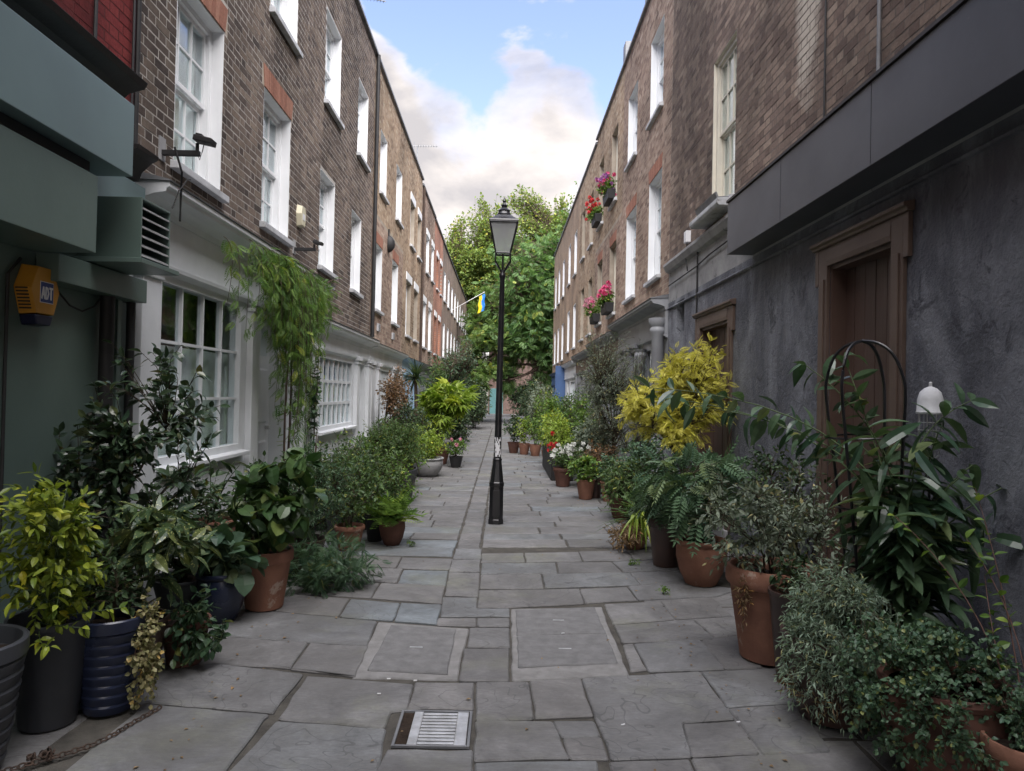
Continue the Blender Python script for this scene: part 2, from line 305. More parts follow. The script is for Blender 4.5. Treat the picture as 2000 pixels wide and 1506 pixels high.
# ------------------------------------------------------------------ object helpers
def link(o, parent=None):
    COL.objects.link(o)
    if parent is not None: o.parent = parent
    return o
def thing(name, label, cat, loc=(0, 0, 0), group=None, rot=(0, 0, 0)):
    o = bpy.data.objects.new(name, None); o.empty_display_size = .1; COL.objects.link(o)
    o.location = loc; o.rotation_euler = rot; o['label'] = label; o['category'] = cat
    if group: o['group'] = group
    return o
def world_shift(parent):
    # children whose vertices are given in world metres: undo the root's own place
    if parent is None or parent.parent is not None: return (0, 0, 0)
    return tuple(-parent.location)
class MB:
    def __init__(s): s.v = []; s.f = []
    def add(s, vs, fs):
        k = len(s.v); s.v += [tuple(map(float, v)) for v in vs]; s.f += [tuple(i + k for i in f) for f in fs]; return s
    def box(s, x0, x1, y0, y1, z0, z1):
        x0, x1 = sorted((x0, x1)); y0, y1 = sorted((y0, y1)); z0, z1 = sorted((z0, z1))
        return s.add([(x, y, z) for z in (z0, z1) for y in (y0, y1) for x in (x0, x1)],
                     [(0, 2, 3, 1), (4, 5, 7, 6), (0, 1, 5, 4), (2, 6, 7, 3), (0, 4, 6, 2), (1, 3, 7, 5)])
    def fb(s, sd, W, u0, u1, p0, p1, z0, z1):            # facade box: u along the lane, p out of the wall
        return s.box(sd * (W - p0), sd * (W - p1), u0, u1, z0, z1)
    def fprof(s, sd, W, u0, u1, poly):                    # profile (p, z) run along the lane
        n = len(poly); vs = [(sd * (W - p), u, z) for u in (u0, u1) for p, z in poly]
        fs = [(i, (i + 1) % n, n + (i + 1) % n, n + i) for i in range(n)] + [tuple(range(n)), tuple(range(2 * n - 1, n - 1, -1))]
        return s.add(vs, fs)
    def quad(s, a, b, c, d): return s.add([a, b, c, d], [(0, 1, 2, 3)])
    def tube(s, pts, r, n=8, cap=True):
        pts = [Vector(p) for p in pts]; m = len(pts); rr = r if isinstance(r, (list, tuple)) else [r] * m
        vs = []; fs = []; ref = Vector((0, 0, 1))
        for i, p in enumerate(pts):
            t = (pts[min(i + 1, m - 1)] - pts[max(i - 1, 0)])
            if t.length < 1e-9: t = Vector((0, 0, 1))
            t.normalize()
            a = t.cross(ref if abs(t.dot(ref)) < .95 else Vector((1, 0, 0))).normalized(); b = t.cross(a)
            for k in range(n):
                th = 2 * math.pi * k / n; vs.append(p + (a * math.cos(th) + b * math.sin(th)) * rr[i])
        for i in range(m - 1):
            for k in range(n): fs.append((i * n + k, i * n + (k + 1) % n, (i + 1) * n + (k + 1) % n, (i + 1) * n + k))
        if cap: fs += [tuple(range(n - 1, -1, -1)), tuple(range((m - 1) * n, m * n))]
        return s.add(vs, fs)
    def lathe(s, prof, c=(0, 0, 0), n=24, sx=1, sy=1, flute=None, wob=0, rot=0):
        vs = []; fs = []; m = len(prof)
        for j, (r, z) in enumerate(prof):
            for k in range(n):
                th = 2 * math.pi * k / n + rot; q = r
                if flute and r > 0: q = r * (1 + flute[1] * math.cos(flute[0] * th))
                if wob: q *= 1 + wob * math.sin(3 * th + z * 5)
                vs.append((c[0] + q * math.cos(th) * sx, c[1] + q * math.sin(th) * sy, c[2] + z))
        for j in range(m - 1):
            for k in range(n): fs.append((j * n + k, j * n + (k + 1) % n, (j + 1) * n + (k + 1) % n, (j + 1) * n + k))
        fs += [tuple(range(n - 1, -1, -1)), tuple(range((m - 1) * n, m * n))]
        return s.add(vs, fs)
    def prism(s, poly, z0, z1):
        n = len(poly); return s.add([(x, y, z) for z in (z0, z1) for x, y in poly],
            [(i, (i + 1) % n, n + (i + 1) % n, n + i) for i in range(n)] + [tuple(range(n - 1, -1, -1)), tuple(range(n, 2 * n))])
    def mesh(s, name, mat, smooth=False, tint=None, recalc=True):
        me = bpy.data.meshes.new(name); me.from_pydata(s.v, [], s.f)
        if recalc:
            bm = bmesh.new(); bm.from_mesh(me); bmesh.ops.recalc_face_normals(bm, faces=bm.faces); bm.to_mesh(me); bm.free()
        me.materials.append(MATS[mat])
        if smooth:
            me.polygons.foreach_set('use_smooth', [True] * len(me.polygons)); me.set_sharp_from_angle(angle=R(38))
        if tint is not None:
            a = me.attributes.new('tint', 'FLOAT', 'POINT'); a.data.foreach_set('value', [tint] * len(me.vertices))
        return me
    def build(s, name, mat, parent=None, smooth=False, bevel=0, local=False, tint=None, recalc=True):
        o = bpy.data.objects.new(name, s.mesh(name, mat, smooth, tint, recalc)); link(o, parent)
        if not local: o.location = world_shift(parent)
        if bevel:
            b = o.modifiers.new('bevel', 'BEVEL'); b.width = bevel; b.segments = 2; b.limit_method = 'ANGLE'
        return o
def struct(o): o['kind'] = 'structure'; return o
def stuff(o): o['kind'] = 'stuff'; return o
def tag(o, label, cat, group=None):
    o['label'] = label; o['category'] = cat
    if group: o['group'] = group
    return o
def mesh_np(name, V, F, mat, tint=None, smooth=False):
    V = np.ascontiguousarray(V, dtype=np.float32).reshape(-1, 3); F = np.ascontiguousarray(F, dtype=np.int32)
    k = F.shape[1]; me = bpy.data.meshes.new(name)
    me.vertices.add(len(V)); me.vertices.foreach_set('co', V.ravel())
    me.loops.add(F.size); me.loops.foreach_set('vertex_index', F.ravel())
    me.polygons.add(len(F)); me.polygons.foreach_set('loop_start', np.arange(0, F.size, k, dtype=np.int32))
    me.update(calc_edges=True)
    me.polygons.foreach_set('use_smooth', np.full(len(F), bool(smooth)))
    if tint is not None:
        a = me.attributes.new('tint', 'FLOAT', 'POINT'); a.data.foreach_set('value', np.ascontiguousarray(tint, dtype=np.float32))
    me.materials.append(MATS[mat]); return me
def in_view(P, m=40):
    # rough test of which places the photograph takes in, to choose which pieces are built one by one
    P = np.asarray(P, float); y = np.maximum(P[:, 1], .01)
    return (P[:, 1] > .5) & (np.abs(P[:, 0] / y) < .74) & (np.abs((P[:, 2] - CAMZ) / y) < .57)
CAMP = np.array([0, 0, CAMZ])

# ------------------------------------------------------------------ facades
LW, RW = 2.70, 2.60       # the two frontages stand this far either side of the camera's line
def wall_sheet(root, sd, W, u0, u1, z0, z1, holes, mat, th=.32, name='wall'):
    us = sorted({u0, u1, *[h[0] for h in holes], *[h[1] for h in holes]}); zs = sorted({z0, z1, *[h[2] for h in holes], *[h[3] for h in holes]})
    us = [u for u in us if u0 <= u <= u1]; zs = [z for z in zs if z0 <= z <= z1]
    mb = MB(); X = sd * W; XB = sd * (W + th)
    for i in range(len(us) - 1):
        for j in range(len(zs) - 1):
            uc = (us[i] + us[i + 1]) / 2; zc = (zs[j] + zs[j + 1]) / 2
            if any(h[0] < uc < h[1] and h[2] < zc < h[3] for h in holes): continue
            for x in (X, XB):
                q = [(x, us[i], zs[j]), (x, us[i + 1], zs[j]), (x, us[i + 1], zs[j + 1]), (x, us[i], zs[j + 1])]
                if (x == X) == (sd > 0): q.reverse()
                mb.quad(*q)
    for (a, b, c, d) in list(holes) + [(u0, u1, z0, z1)]:
        mb.quad((X, a, c), (XB, a, c), (XB, a, d), (X, a, d)); mb.quad((X, b, c), (X, b, d), (XB, b, d), (XB, b, c))
        mb.quad((X, a, d), (XB, a, d), (XB, b, d), (X, b, d)); mb.quad((X, a, c), (X, b, c), (XB, b, c), (XB, a, c))
    return mb.build(name, mat, root, recalc=False)
BOX5 = [(0, 1, 3, 2), (0, 2, 6, 4), (1, 5, 7, 3), (0, 4, 5, 1), (2, 3, 7, 6)]
def lay_bricks(root, wall, sd, W, u0, u1, z0, z1, holes, mat, seed, indiv=0, proud=.0018):
    rng = np.random.default_rng(seed); A = []
    row = math.ceil((z0 - .02) / .075); z = row * .075 + .005      # one course grid for the whole terrace
    while z + .065 <= z1 + .001:
        u = math.floor(u0 / .3415 - 1) * .3415 + (.17075 if row % 2 else 0); k = 0
        while u < u1:
            L = .215 if k % 2 == 0 else .1025
            segs = [(max(u, u0 + .001), min(u + L, u1 - .001))]
            if segs[0][1] <= segs[0][0]: segs = []
            for h in holes:
                if h[2] < z + .045 and h[3] > z + .02:
                    ns = []
                    for a, b in segs:
                        if h[1] <= a or h[0] >= b: ns.append((a, b)); continue
                        if h[0] > a: ns.append((a, h[0] - .002))
                        if h[1] < b: ns.append((h[1] + .002, b))
                    segs = ns
            for a, b in segs:
                if b - a > .03: A.append((a, b, z, 1.0 if abs(b - a - .215) < 1e-6 else 2.0 if abs(b - a - .1025) < 1e-6 else 0))
            u += L + .012; k += 1
        z += .075; row += 1
    A = np.array(A); n = len(A); c = np.stack([np.full(n, sd * W), (A[:, 0] + A[:, 1]) / 2, A[:, 2] + .0325], 1)
    sel = np.zeros(n, bool)
    if indiv:
        d = np.linalg.norm(c - CAMP, axis=1) + (~in_view(c)) * 100 + (A[:, 3] == 0) * 1000
        ids = np.argsort(d)[:indiv]; sel[ids[d[ids] < 90]] = True
    B = A[~sel]; m = len(B)
    if m:
        pf = np.maximum(.0009, proud + rng.normal(0, .0008, m)); P = np.empty((m, 8, 3)); j = rng.normal(0, .001, (m, 8, 3)); j[..., 0] *= .4
        for q in range(8):
            front = q < 4; bu = q % 2; bz = (q // 2) % 2
            P[:, q, 0] = sd * (W - (pf if front else -.004)); P[:, q, 1] = B[:, 1] if bu else B[:, 0]; P[:, q, 2] = B[:, 2] + (.063 if bz else 0)
        P[:, :4] += j[:, :4]; P[:, 4:, 1:] += j[:, :4, 1:]
        F = np.array([f[::-1] if sd > 0 else f for f in BOX5]); FF = (F[None] + (np.arange(m) * 8)[:, None, None]).reshape(-1, 4)
        t = np.repeat(np.clip(rng.beta(2, 2, m), 0, 1), 8)
        stuff(link(bpy.data.objects.new('brickwork', mesh_np('brickwork', P, FF, mat, t)), wall)).location = world_shift(wall)
    if indiv:
        var = {}
        for L, key in ((.215, 1.0), (.1025, 2.0)):
            for q in range(9):
                V = np.array([(sd * -(proud if i < 4 else -.004), L * ((i % 2) - .5), .063 * (((i // 2) % 2) - .5)) for i in range(8)])
                V[:4, 1:] += rng.normal(0, .0012, (4, 2)); V[:4, 0] = -sd * max(.0009, proud + rng.normal(0, .0008))
                F = np.array([f[::-1] if sd > 0 else f for f in BOX5])
                var[key, q] = mesh_np('brick', V, F, mat, np.full(8, (q + .5) / 9))
        for i in np.nonzero(sel)[0]:
            o = bpy.data.objects.new('brick', var[A[i, 3], int(min(8, rng.beta(2, 2) * 9))]); link(o, wall); o.location = c[i]
def rubbed_arch(root, sd, W, u0, u1, z0, h, mat='brick_rubbed', splay=.05):
    lin = MB().fb(sd, W, u0 - splay - .01, u1 + splay + .01, -.006, .002, z0, z0 + h).build('lintel', 'mortar_warm', root)
    n = max(6, int((u1 - u0) / .075)); rng = random.Random(int(u0 * 100))
    for i in range(n):
        a0 = u0 + (u1 - u0) * i / n + .004; a1 = u0 + (u1 - u0) * (i + 1) / n - .004
        f = lambda u: u + ((u - (u0 + u1) / 2) / ((u1 - u0) / 2)) * splay
        p = .011 + rng.uniform(-.002, .002); x0, x1 = sd * (W + .003), sd * (W - p)
        mb = MB().add([(x0, a0, z0), (x0, a1, z0), (x0, f(a1), z0 + h), (x0, f(a0), z0 + h), (x1, a0, z0 + .003), (x1, a1, z0 + .003), (x1, f(a1), z0 + h - .003), (x1, f(a0), z0 + h - .003)],
                      [(0, 1, 2, 3), (7, 6, 5, 4), (0, 4, 5, 1), (1, 5, 6, 2), (2, 6, 7, 3), (3, 7, 4, 0)])
        mb.build('brick', mat, lin, tint=rng.random())
PANE = None
def sash(root, sd, W, u0, u1, z0, z1, cols=3, rows=4, depth=.14, reveal='white_paint_bright', frame='white_paint_bright', panes=False, sill='sill_paint', back='curtain', bars=True, head=True, sillw=.07, rth=.012):
    mb = MB(); d = -depth; fw = .055; zm = (z0 + z1) / 2
    a, b, c, e = u0 + rth, u1 - rth, z0, z1 - (rth if head else 0)
    mb.fb(sd, W, a, a + fw, d - .09, d + .03, c, e); mb.fb(sd, W, b - fw, b, d - .09, d + .03, c, e)
    mb.fb(sd, W, a + fw, b - fw, d - .09, d + .028, e - fw, e); mb.fb(sd, W, a + fw, b - fw, d - .09, d + .05, c, c + .05)
    ia, ib, ic, ie = a + fw, b - fw, c + .05, e - fw
    sashes = [(zm, ie, d), (ic, zm, d - .04)]          # upper sash stands outside the lower
    glass = []
    for (s0, s1, sp) in sashes:
        st = .04
        for q in ((ia, ia + st, s0, s1), (ib - st, ib, s0, s1)): mb.fb(sd, W, q[0], q[1], sp - .035, sp - .001, q[2], q[3])
        mb.fb(sd, W, ia + st, ib - st, sp - .034, sp - .002, s1 - st, s1); mb.fb(sd, W, ia + st, ib - st, sp - .034, sp - .002, s0, s0 + st)
        ga, gb, gc, ge = ia + st, ib - st, s0 + st, s1 - st; nr = rows // 2
        if bars:
            for k in range(1, cols): u = ga + (gb - ga) * k / cols; mb.fb(sd, W, u - .010, u + .010, sp - .033, sp - .003, gc, ge)
            for k in range(1, nr): z = gc + (ge - gc) * k / nr; mb.fb(sd, W, ga, gb, sp - .032, sp - .004, z - .010, z + .010)
        if panes and bars:
            for k in range(cols):
                for q in range(nr): glass.append((ga + (gb - ga) * k / cols, ga + (gb - ga) * (k + 1) / cols, gc + (ge - gc) * q / nr, gc + (ge - gc) * (q + 1) / nr, sp - .02))
        else: glass.append((ga, gb, gc, ge, sp - .02))
    w = mb.build('window', frame, root, recalc=True)
    if reveal:
        rv = MB(); rv.fb(sd, W, u0 + .001, u0 + rth, d - .1, -.001, z0, z1 - .001); rv.fb(sd, W, u1 - rth, u1 - .001, d - .1, -.001, z0, z1 - .001)
        if head: rv.fb(sd, W, u0 + rth, u1 - rth, d - .1, -.002, z1 - rth, z1 - .001)
        rv.build('reveal', reveal, w)
    if sill:
        MB().fprof(sd, W, u0 - .05, u1 + .05, [(-depth, z0 - .005), (-depth, z0 + .02), (.07, z0 - .008), (.07, z0 - sillw), (.0, z0 - sillw), (-.02, z0 - sillw + .02)]).build('sill', sill, w, bevel=.006)
    for g in glass:
        MB().fb(sd, W, g[0], g[1], g[4] - .004, g[4], g[2], g[3]).build('pane', 'glass', w)
    if back:
        cb = MB(); n = 26; rng = random.Random(int(u0 * 91 + z0 * 7)); ph = rng.random() * 6
        pts = [(u0 + (u1 - u0) * i / n, d - .115 - .022 * math.sin(i * 1.7 + ph) - .012 * math.sin(i * .6 + ph)) for i in range(n + 1)]
        gap = rng.random() < .6
        for i in range(n):
            if gap and n * .42 < i < n * .62: continue
            (ua, pa), (ub, pb) = pts[i], pts[i + 1]
            cb.quad((sd * (W - pa), ua, z0), (sd * (W - pb), ub, z0), (sd * (W - pb), ub, z1), (sd * (W - pa), ua, z1))
        cb.build('curtain', back, w, recalc=False, smooth=True)
    MB().fb(sd, W, u0 - .05, u1 + .05, d - .75, d - .7, z0 - .1, z1 + .1).build('room_back', 'room_dark', w)
    return w
def coping(root, sd, W, u0, u1, z, mat='lead', h=.10, name='coping', out=.06):
    return MB().fprof(sd, W, u0, u1, [(out, z), (out, z + h * .6), (-.1, z + h), (-.36, z + h * .7), (-.36, z)]).build(name, mat, root, bevel=.008)
def roof_back(root, sd, W, u0, u1, z, ridge, mat='roof_slate', depth=8.0):
    mb = MB(); x0, x1, x2 = sd * (W + .33), sd * (W + depth * .5), sd * (W + depth)
    mb.quad((x0, u0, z - .4), (x0, u1, z - .4), (x1, u1, ridge), (x1, u0, ridge)); mb.quad((x1, u0, ridge), (x1, u1, ridge), (x2, u1, z - .4), (x2, u0, z - .4))
    for u in (u0, u1): mb.add([(x0, u, 0), (x0, u, z - .4), (x1, u, ridge), (x2, u, z - .4), (x2, u, 0)], [(0, 1, 2, 3, 4)])
    mb.quad((x2, u0, 0), (x2, u1, 0), (x2, u1, z - .4), (x2, u0, z - .4))
    return mb.build('roof', mat, root, recalc=False)

# ------------------------------------------------------------------ ground and paving
SLABS=[[(-1.775,3.666),(-1.117,3.567),(-1.136,3.533),(-1.138,3.038),(-1.128,2.833),(-1.791,2.817),(-1.776,3.021)],
[(-1.059,3.502),(-0.525,3.44),(-0.503,3.055),(-0.497,2.848),(-1.118,2.833),(-1.106,3.039)],
[(-0.478,3.239),(-0.103,3.25),(-0.078,2.858),(-0.489,2.848),(-0.492,3.055)],
[(-0.097,3.534),(0.277,3.535),(0.328,3.189),(-0.086,3.16)],
[(0.288,3.547),(0.485,3.553),(0.493,3.404),(0.317,3.389)],
[(0.321,3.374),(0.496,3.389),(0.5,3.19),(0.335,3.19)],
[(0.488,4.076),(1.184,4.202),(1.193,3.599),(0.916,3.551),(0.877,3.219),(0.518,3.186),(0.504,3.599)],
[(0.93,3.535),(1.191,3.576),(1.198,3.26),(0.885,3.223)],
[(1.21,4.219),(1.768,4.305),(1.618,3.818),(1.209,3.747)],
[(1.212,3.723),(1.61,3.799),(1.538,3.298),(1.217,3.26)],
[(-0.082,3.134),(0.447,3.166),(0.429,2.87),(-0.07,2.858)],
[(0.508,3.163),(0.861,3.196),(0.841,2.88),(0.49,2.872)],
[(0.878,3.196),(1.206,3.232),(1.572,3.271),(1.562,2.897),(0.862,2.881)],
[(-2.117,4.165),(-1.61,4.203),(-1.096,4.079),(-1.106,3.596),(-1.77,3.697),(-2.16,3.744)],
[(-1.06,4.051),(-0.46,3.967),(-0.454,3.653),(-0.531,3.633),(-0.533,3.46),(-1.055,3.53)],
[(-0.445,3.989),(-0.126,4.001),(-0.118,3.671),(-0.444,3.659)],
[(-0.107,4.009),(0.179,4.021),(0.185,3.566),(-0.095,3.551)],
[(0.191,4.035),(0.477,4.076),(0.486,3.615),(0.198,3.577)],
[(-2.223,4.687),(-1.801,4.678),(-1.207,4.591),(-1.193,4.173),(-1.652,4.233),(-2.14,4.212)],
[(-1.182,4.583),(-0.813,4.536),(-0.796,4.061),(-1.177,4.158)],
[(-0.42,5.135),(-0.158,5.149),(-0.151,4.979),(-0.421,4.987)],
[(-0.143,5.15),(0.08,5.162),(0.079,4.991),(-0.137,4.98)],
[(-0.185,4.934),(0.079,4.948),(0.078,4.577),(-0.185,4.574)],
[(-0.205,4.518),(0.072,4.54),(0.067,4.038),(-0.207,4.027)],
[(0.829,5.559),(1.267,5.654),(1.276,5.215),(0.818,5.075)],
[(1.291,5.67),(1.726,5.797),(1.733,5.325),(1.295,5.216)],
[(0.822,5.03),(1.406,5.187),(1.441,4.786),(0.818,4.687)],
[(0.821,4.649),(0.882,4.671),(0.881,4.236),(0.784,4.201)],
[(0.895,4.672),(1.347,4.782),(1.356,4.272),(0.893,4.206)],
[(1.37,4.803),(1.742,4.893),(1.589,4.314),(1.366,4.272)],
[(1.432,5.2),(1.858,5.332),(1.754,4.925),(1.467,4.818)],
[(-1.133,5.566),(-0.75,5.48),(-0.741,5.072),(-1.12,5.144)],
[(-0.734,5.481),(-0.433,5.458),(-0.423,5.009),(-0.718,5.061)],
[(-1.661,5.675),(-1.155,5.578),(-1.138,5.143),(-1.689,5.27)],
[(-2.346,4.941),(-1.813,5.202),(-1.699,5.245),(-0.848,5.043),(-0.825,4.563),(-1.214,4.619),(-1.806,4.717)],
[(-0.435,5.665),(-0.169,5.667),(-0.166,5.383),(0.083,5.397),(0.081,5.21),(-0.406,5.183)],
[(-0.156,5.89),(0.671,5.974),(0.663,5.563),(0.075,5.435),(-0.152,5.422)],
[(0.684,5.974),(1.084,6.064),(1.1,5.686),(0.681,5.578)],
[(1.104,6.082),(1.653,6.234),(2.021,6.06),(1.782,5.845),(1.112,5.687)],
[(-0.98,6.042),(-0.445,5.996),(-0.429,5.499),(-0.976,5.617)],
[(-1.799,6.136),(-1,6.057),(-0.995,5.63),(-1.63,5.706)],
[(-0.444,6.444),(-0.174,6.444),(-0.158,5.696),(-0.423,5.723)],
[(-0.154,6.391),(0.377,6.447),(0.374,5.986),(-0.153,5.936)],
[(0.391,6.448),(1.198,6.561),(1.206,6.137),(0.391,5.987)],
[(1.213,6.562),(1.696,6.673),(1.681,6.253),(1.224,6.139)],
[(-0.856,6.508),(-0.458,6.499),(-0.443,6.029),(-0.843,6.067)],
[(-1.756,6.615),(-0.875,6.544),(-0.862,6.083),(-1.638,6.181)],
[(-0.452,6.941),(-0.181,6.962),(-0.176,6.5),(-0.444,6.5)],
[(-0.157,6.817),(0.538,6.89),(0.528,6.494),(-0.155,6.427)],
[(0.56,6.913),(1.092,6.975),(1.129,6.594),(0.548,6.514)],
[(1.108,6.976),(1.703,7.109),(1.677,6.692),(1.148,6.595)],
[(-0.937,6.99),(-0.448,6.963),(-0.447,6.537),(-0.926,6.579)],
[(-1.781,7.078),(-0.954,7.01),(-0.947,6.597),(-1.725,6.677)],
[(-0.169,7.232),(0.245,7.289),(0.249,6.91),(-0.168,6.857)],
[(0.266,7.291),(0.812,7.383),(0.806,6.996),(0.269,6.912)],
[(0.83,7.409),(1.301,7.497),(1.317,7.057),(0.826,6.997)],
[(1.322,7.498),(1.934,7.625),(1.903,7.192),(1.342,7.081)],
[(-0.445,7.449),(-0.185,7.446),(-0.177,7.006),(-0.441,7.007)]]
g = struct(MB().box(-250, 250, -60, 600, -.30, -.05).build('ground', 'joint_mortar'))
GR = (-.470, -.118, 3.272, 3.640)                       # drain opening
pb = MB()
for (a, b, c, d) in ((-2.7, GR[0], -3, 62), (GR[1], 2.6, -3, 62), (GR[0], GR[1], -3, GR[2]), (GR[0], GR[1], GR[3], 62)):
    pb.quad((a, c, -.014), (b, c, -.014), (b, d, -.014), (a, d, -.014))
pave = struct(pb.build('pavement', 'joint_mortar', recalc=False))
def slab_mesh(poly, rng, z=0., tint=0., grow=0.):
    P = [Vector((x, y)) for x, y in poly]; n = len(P)
    area = sum(P[i].x * P[(i + 1) % n].y - P[(i + 1) % n].x * P[i].y for i in range(n))
    if area < 0: P.reverse()
    # dress the edges out a few millimetres so that the joints stay narrow
    G = []
    for i in range(n):
        e0 = (P[i] - P[i - 1]).normalized(); e1 = (P[(i + 1) % n] - P[i]).normalized()
        G.append(P[i] + (Vector((e0.y, -e0.x)) + Vector((e1.y, -e1.x))) * grow)
    P = G
    ring = []
    for i in range(n):
        a, b = P[i], P[(i + 1) % n]; L = (b - a).length; k = max(1, int(L / .11)); nr = Vector((-(b - a).y, (b - a).x)).normalized()
        for j in range(k):
            if j == 0: # rounded corner
                pv = P[i - 1]; e0 = (pv - a).normalized(); e1 = (b - a).normalized(); rr = rng.uniform(.004, .016)
                ring.append(a + e0 * rr); ring.append(a + e1 * rr)
            else: ring.append(a + (b - a) * (j / k) + nr * rng.gauss(.002, .0035))
    c = sum(ring, Vector((0, 0))) / len(ring)
    tx, ty = rng.gauss(0, .0022), rng.gauss(0, .0022); zz = z + rng.gauss(0, .0016)
    vs = []; m = len(ring)
    for inset, dz in ((.0, -.030), (.0, -.007), (.007, 0)):
        for i, p in enumerate(ring):
            t = (ring[(i + 1) % m] - ring[i - 1]); nn = Vector((-t.y, t.x))
            nn = nn.normalized() if nn.length > 1e-9 else Vector((0, 0)); q = p + nn * inset
            vs.append((q.x, q.y, zz + dz + (q.x - c.x) * tx + (q.y - c.y) * ty))
    fs = [(r * m + i, r * m + (i + 1) % m, (r + 1) * m + (i + 1) % m, (r + 1) * m + i) for r in (0, 1) for i in range(m)]
    fs.append(tuple(range(2 * m, 3 * m)))
    return vs, fs, (c.x, c.y)
srng = random.Random(5)
POLY = [(p, 0., 0.) for p in SLABS]
BLUE = {31, 32, 45}                                     # the bluish slabs of the photograph
POLY = [(p, 1. if i in BLUE else 0., 0.) for i, (p, _, _) in enumerate(POLY)]
def rows(xa, xb, ya, yb, dmin, dmax, lmin, lmax, z=0., skew=0., blue=.05):
    y = ya
    while y < yb - .1:
        d = min(srng.uniform(dmin, dmax), yb - y); x = xa
        while x < xb - .05:
            l = srng.uniform(lmin, lmax)
            if xb - (x + l) < lmin * .6: l = xb - x
            g_ = .007; j = lambda: srng.gauss(0, .006)
            f = lambda q: skew * q
            POLY.append(([(x + g_, y + g_ + f(x) + j()), (x + l - g_, y + g_ + f(x + l) + j()), (x + l - g_ + j(), y + d - g_ + f(x + l) + j()), (x + g_ + j(), y + d - g_ + f(x) + j())], 1. if srng.random() < blue else 0., z)); x += l
        y += d
rows(-2.66, -.455, 7.09, 7.9, .36, .42, .7, 1.0, 0, 0, 1.)          # the two pale blue courses left of the lamp
rows(-2.66, -.455, 7.9, 34, .30, .46, .45, 1.1)
rows(-.445, -.195, 7.46, 34, .28, .5, .25, .26)
rows(-.185, 2.56, 7.55, 34, .28, .46, .45, 1.05, 0, .09)
rows(-2.68, -1.60, 2.3, 7.0, .5, .7, .5, .7, -.012)                  # partly under the pots, a little lower
rows(1.15, 2.58, 2.3, 7.6, .4, .6, .5, .8, -.012)
rows(-2.66, 2.56, -1.0, 2.78, .5, .8, .6, 1.2)
rows(-2.66, 2.56, 34, 60, 1.0, 1.6, .8, 1.3)
cent = np.array([[np.mean([q[0] for q in p]), np.mean([q[1] for q in p]), 0] for p, _, _ in POLY])
dist = np.linalg.norm(cent - CAMP, axis=1) + (~in_view(cent)) * 1000 + np.array([50. if z < 0 else 0. for _, _, z in POLY])
order = np.argsort(dist); near = set(order[:300].tolist()); rest = MB(); rt = []
for i, (p, tnt, z) in enumerate(POLY):
    vs, fs, c = slab_mesh(p, srng, z, tnt, .005 if i < len(SLABS) else 0.)
    if i in near:
        mb = MB().add([(a - c[0], b - c[1], d) for a, b, d in vs], fs)
        o = mb.build('paving_stone', 'york_stone', pave, local=True, tint=tnt, recalc=False); o.location = (c[0], c[1], 0)
    else: rest.add(vs, fs); rt += [tnt] * len(vs)
o = rest.build('paving_stones', 'york_stone', pave, local=True, recalc=False); stuff(o)
a = o.data.attributes.new('tint', 'FLOAT', 'POINT'); a.data.foreach_set('value', rt)

# drain grate
t = thing('drain_grate', 'steel slotted drain grate set in the near paving', 'drain', (-.295, 3.456, 0))
x0, x1, y0, y1 = GR
fr = MB(); e = .012
fr.box(x0 - .002, x0 + e, y0, y1, -.04, .003); fr.box(x1 - e, x1 + .002, y0, y1, -.04, .003); fr.box(x0 + e, x1 - e, y0, y0 + e, -.04, .003); fr.box(x0 + e, x1 - e, y1 - e, y1, -.04, .003)
fr.build('frame', 'lead', t, bevel=.002)
MB().box(x0 + e, x0 + .062, y0 + e, y1 - e, -.03, -.008).build('silted_edge', 'soil', t)
sx0, sx1 = x0 + .066, x1 - e - .004
MB().box(sx0, sx0 + .045, y0 + e + .003, y1 - e - .003, -.02, .002).build('side_rail', 'steel', t, bevel=.003)
MB().box(sx1 - .055, sx1, y0 + e + .003, y1 - e - .003, -.02, .002).build('side_rail', 'steel', t, bevel=.003)
nb = 10
for k in range(nb):
    yy = y0 + e + .006 + (y1 - y0 - 2 * e - .012) * (k + .5) / nb
    MB().box(sx0 + .045, sx1 - .055, yy - .0105, yy + .0105, -.02, .001).build('bar', 'steel', t, bevel=.003)
pit = MB()
for q in (((x0, y0, -.3), (x1, y0, -.3), (x1, y1, -.3), (x0, y1, -.3)), ((x0, y0, -.3), (x0, y1, -.3), (x0, y1, -.01), (x0, y0, -.01)), ((x1, y0, -.3), (x1, y1, -.3), (x1, y1, -.01), (x1, y0, -.01)), ((x0, y0, -.3), (x1, y0, -.3), (x1, y0, -.01), (x0, y0, -.01)), ((x0, y1, -.3), (x1, y1, -.3), (x1, y1, -.01), (x0, y1, -.01))): pit.quad(*q)
pit.build('pit', 'soil', t, recalc=False)

def manhole(name, label, outer, panels, loc):
    t = thing(name, label, 'manhole', loc); fr = MB()
    n = len(outer); c = Vector((sum(p[0] for p in outer) / n, sum(p[1] for p in outer) / n))
    vs, fs, _ = slab_mesh(outer, srng); MB().add([(a, b, d - .004) for a, b, d in vs], fs).build('surround', 'concrete', t, recalc=False)
    for p in panels:
        vs, fs, _ = slab_mesh(p, srng); MB().add([(a, b, d + .003) for a, b, d in vs], fs).build('cover_panel', 'concrete_dark', t, recalc=False)
    allp = [q for p in panels for q in p]
    for p in panels:
        mx = sum(q[0] for q in p) / 4; my = sum(q[1] for q in p) / 4
        MB().box(mx - .04, mx + .04, my - .007, my + .007, -.002, .006).build('lifting_slot', 'steel', t)
manhole('manhole_cover', 'single grey concrete manhole cover left of the lane centre', [(-.835, 5.04), (-.195, 4.93), (-.217, 4.045), (-.81, 4.05)], [[(-.735, 4.965), (-.277, 4.885), (-.277, 4.11), (-.745, 4.15)]], (-.51, 4.5, 0))
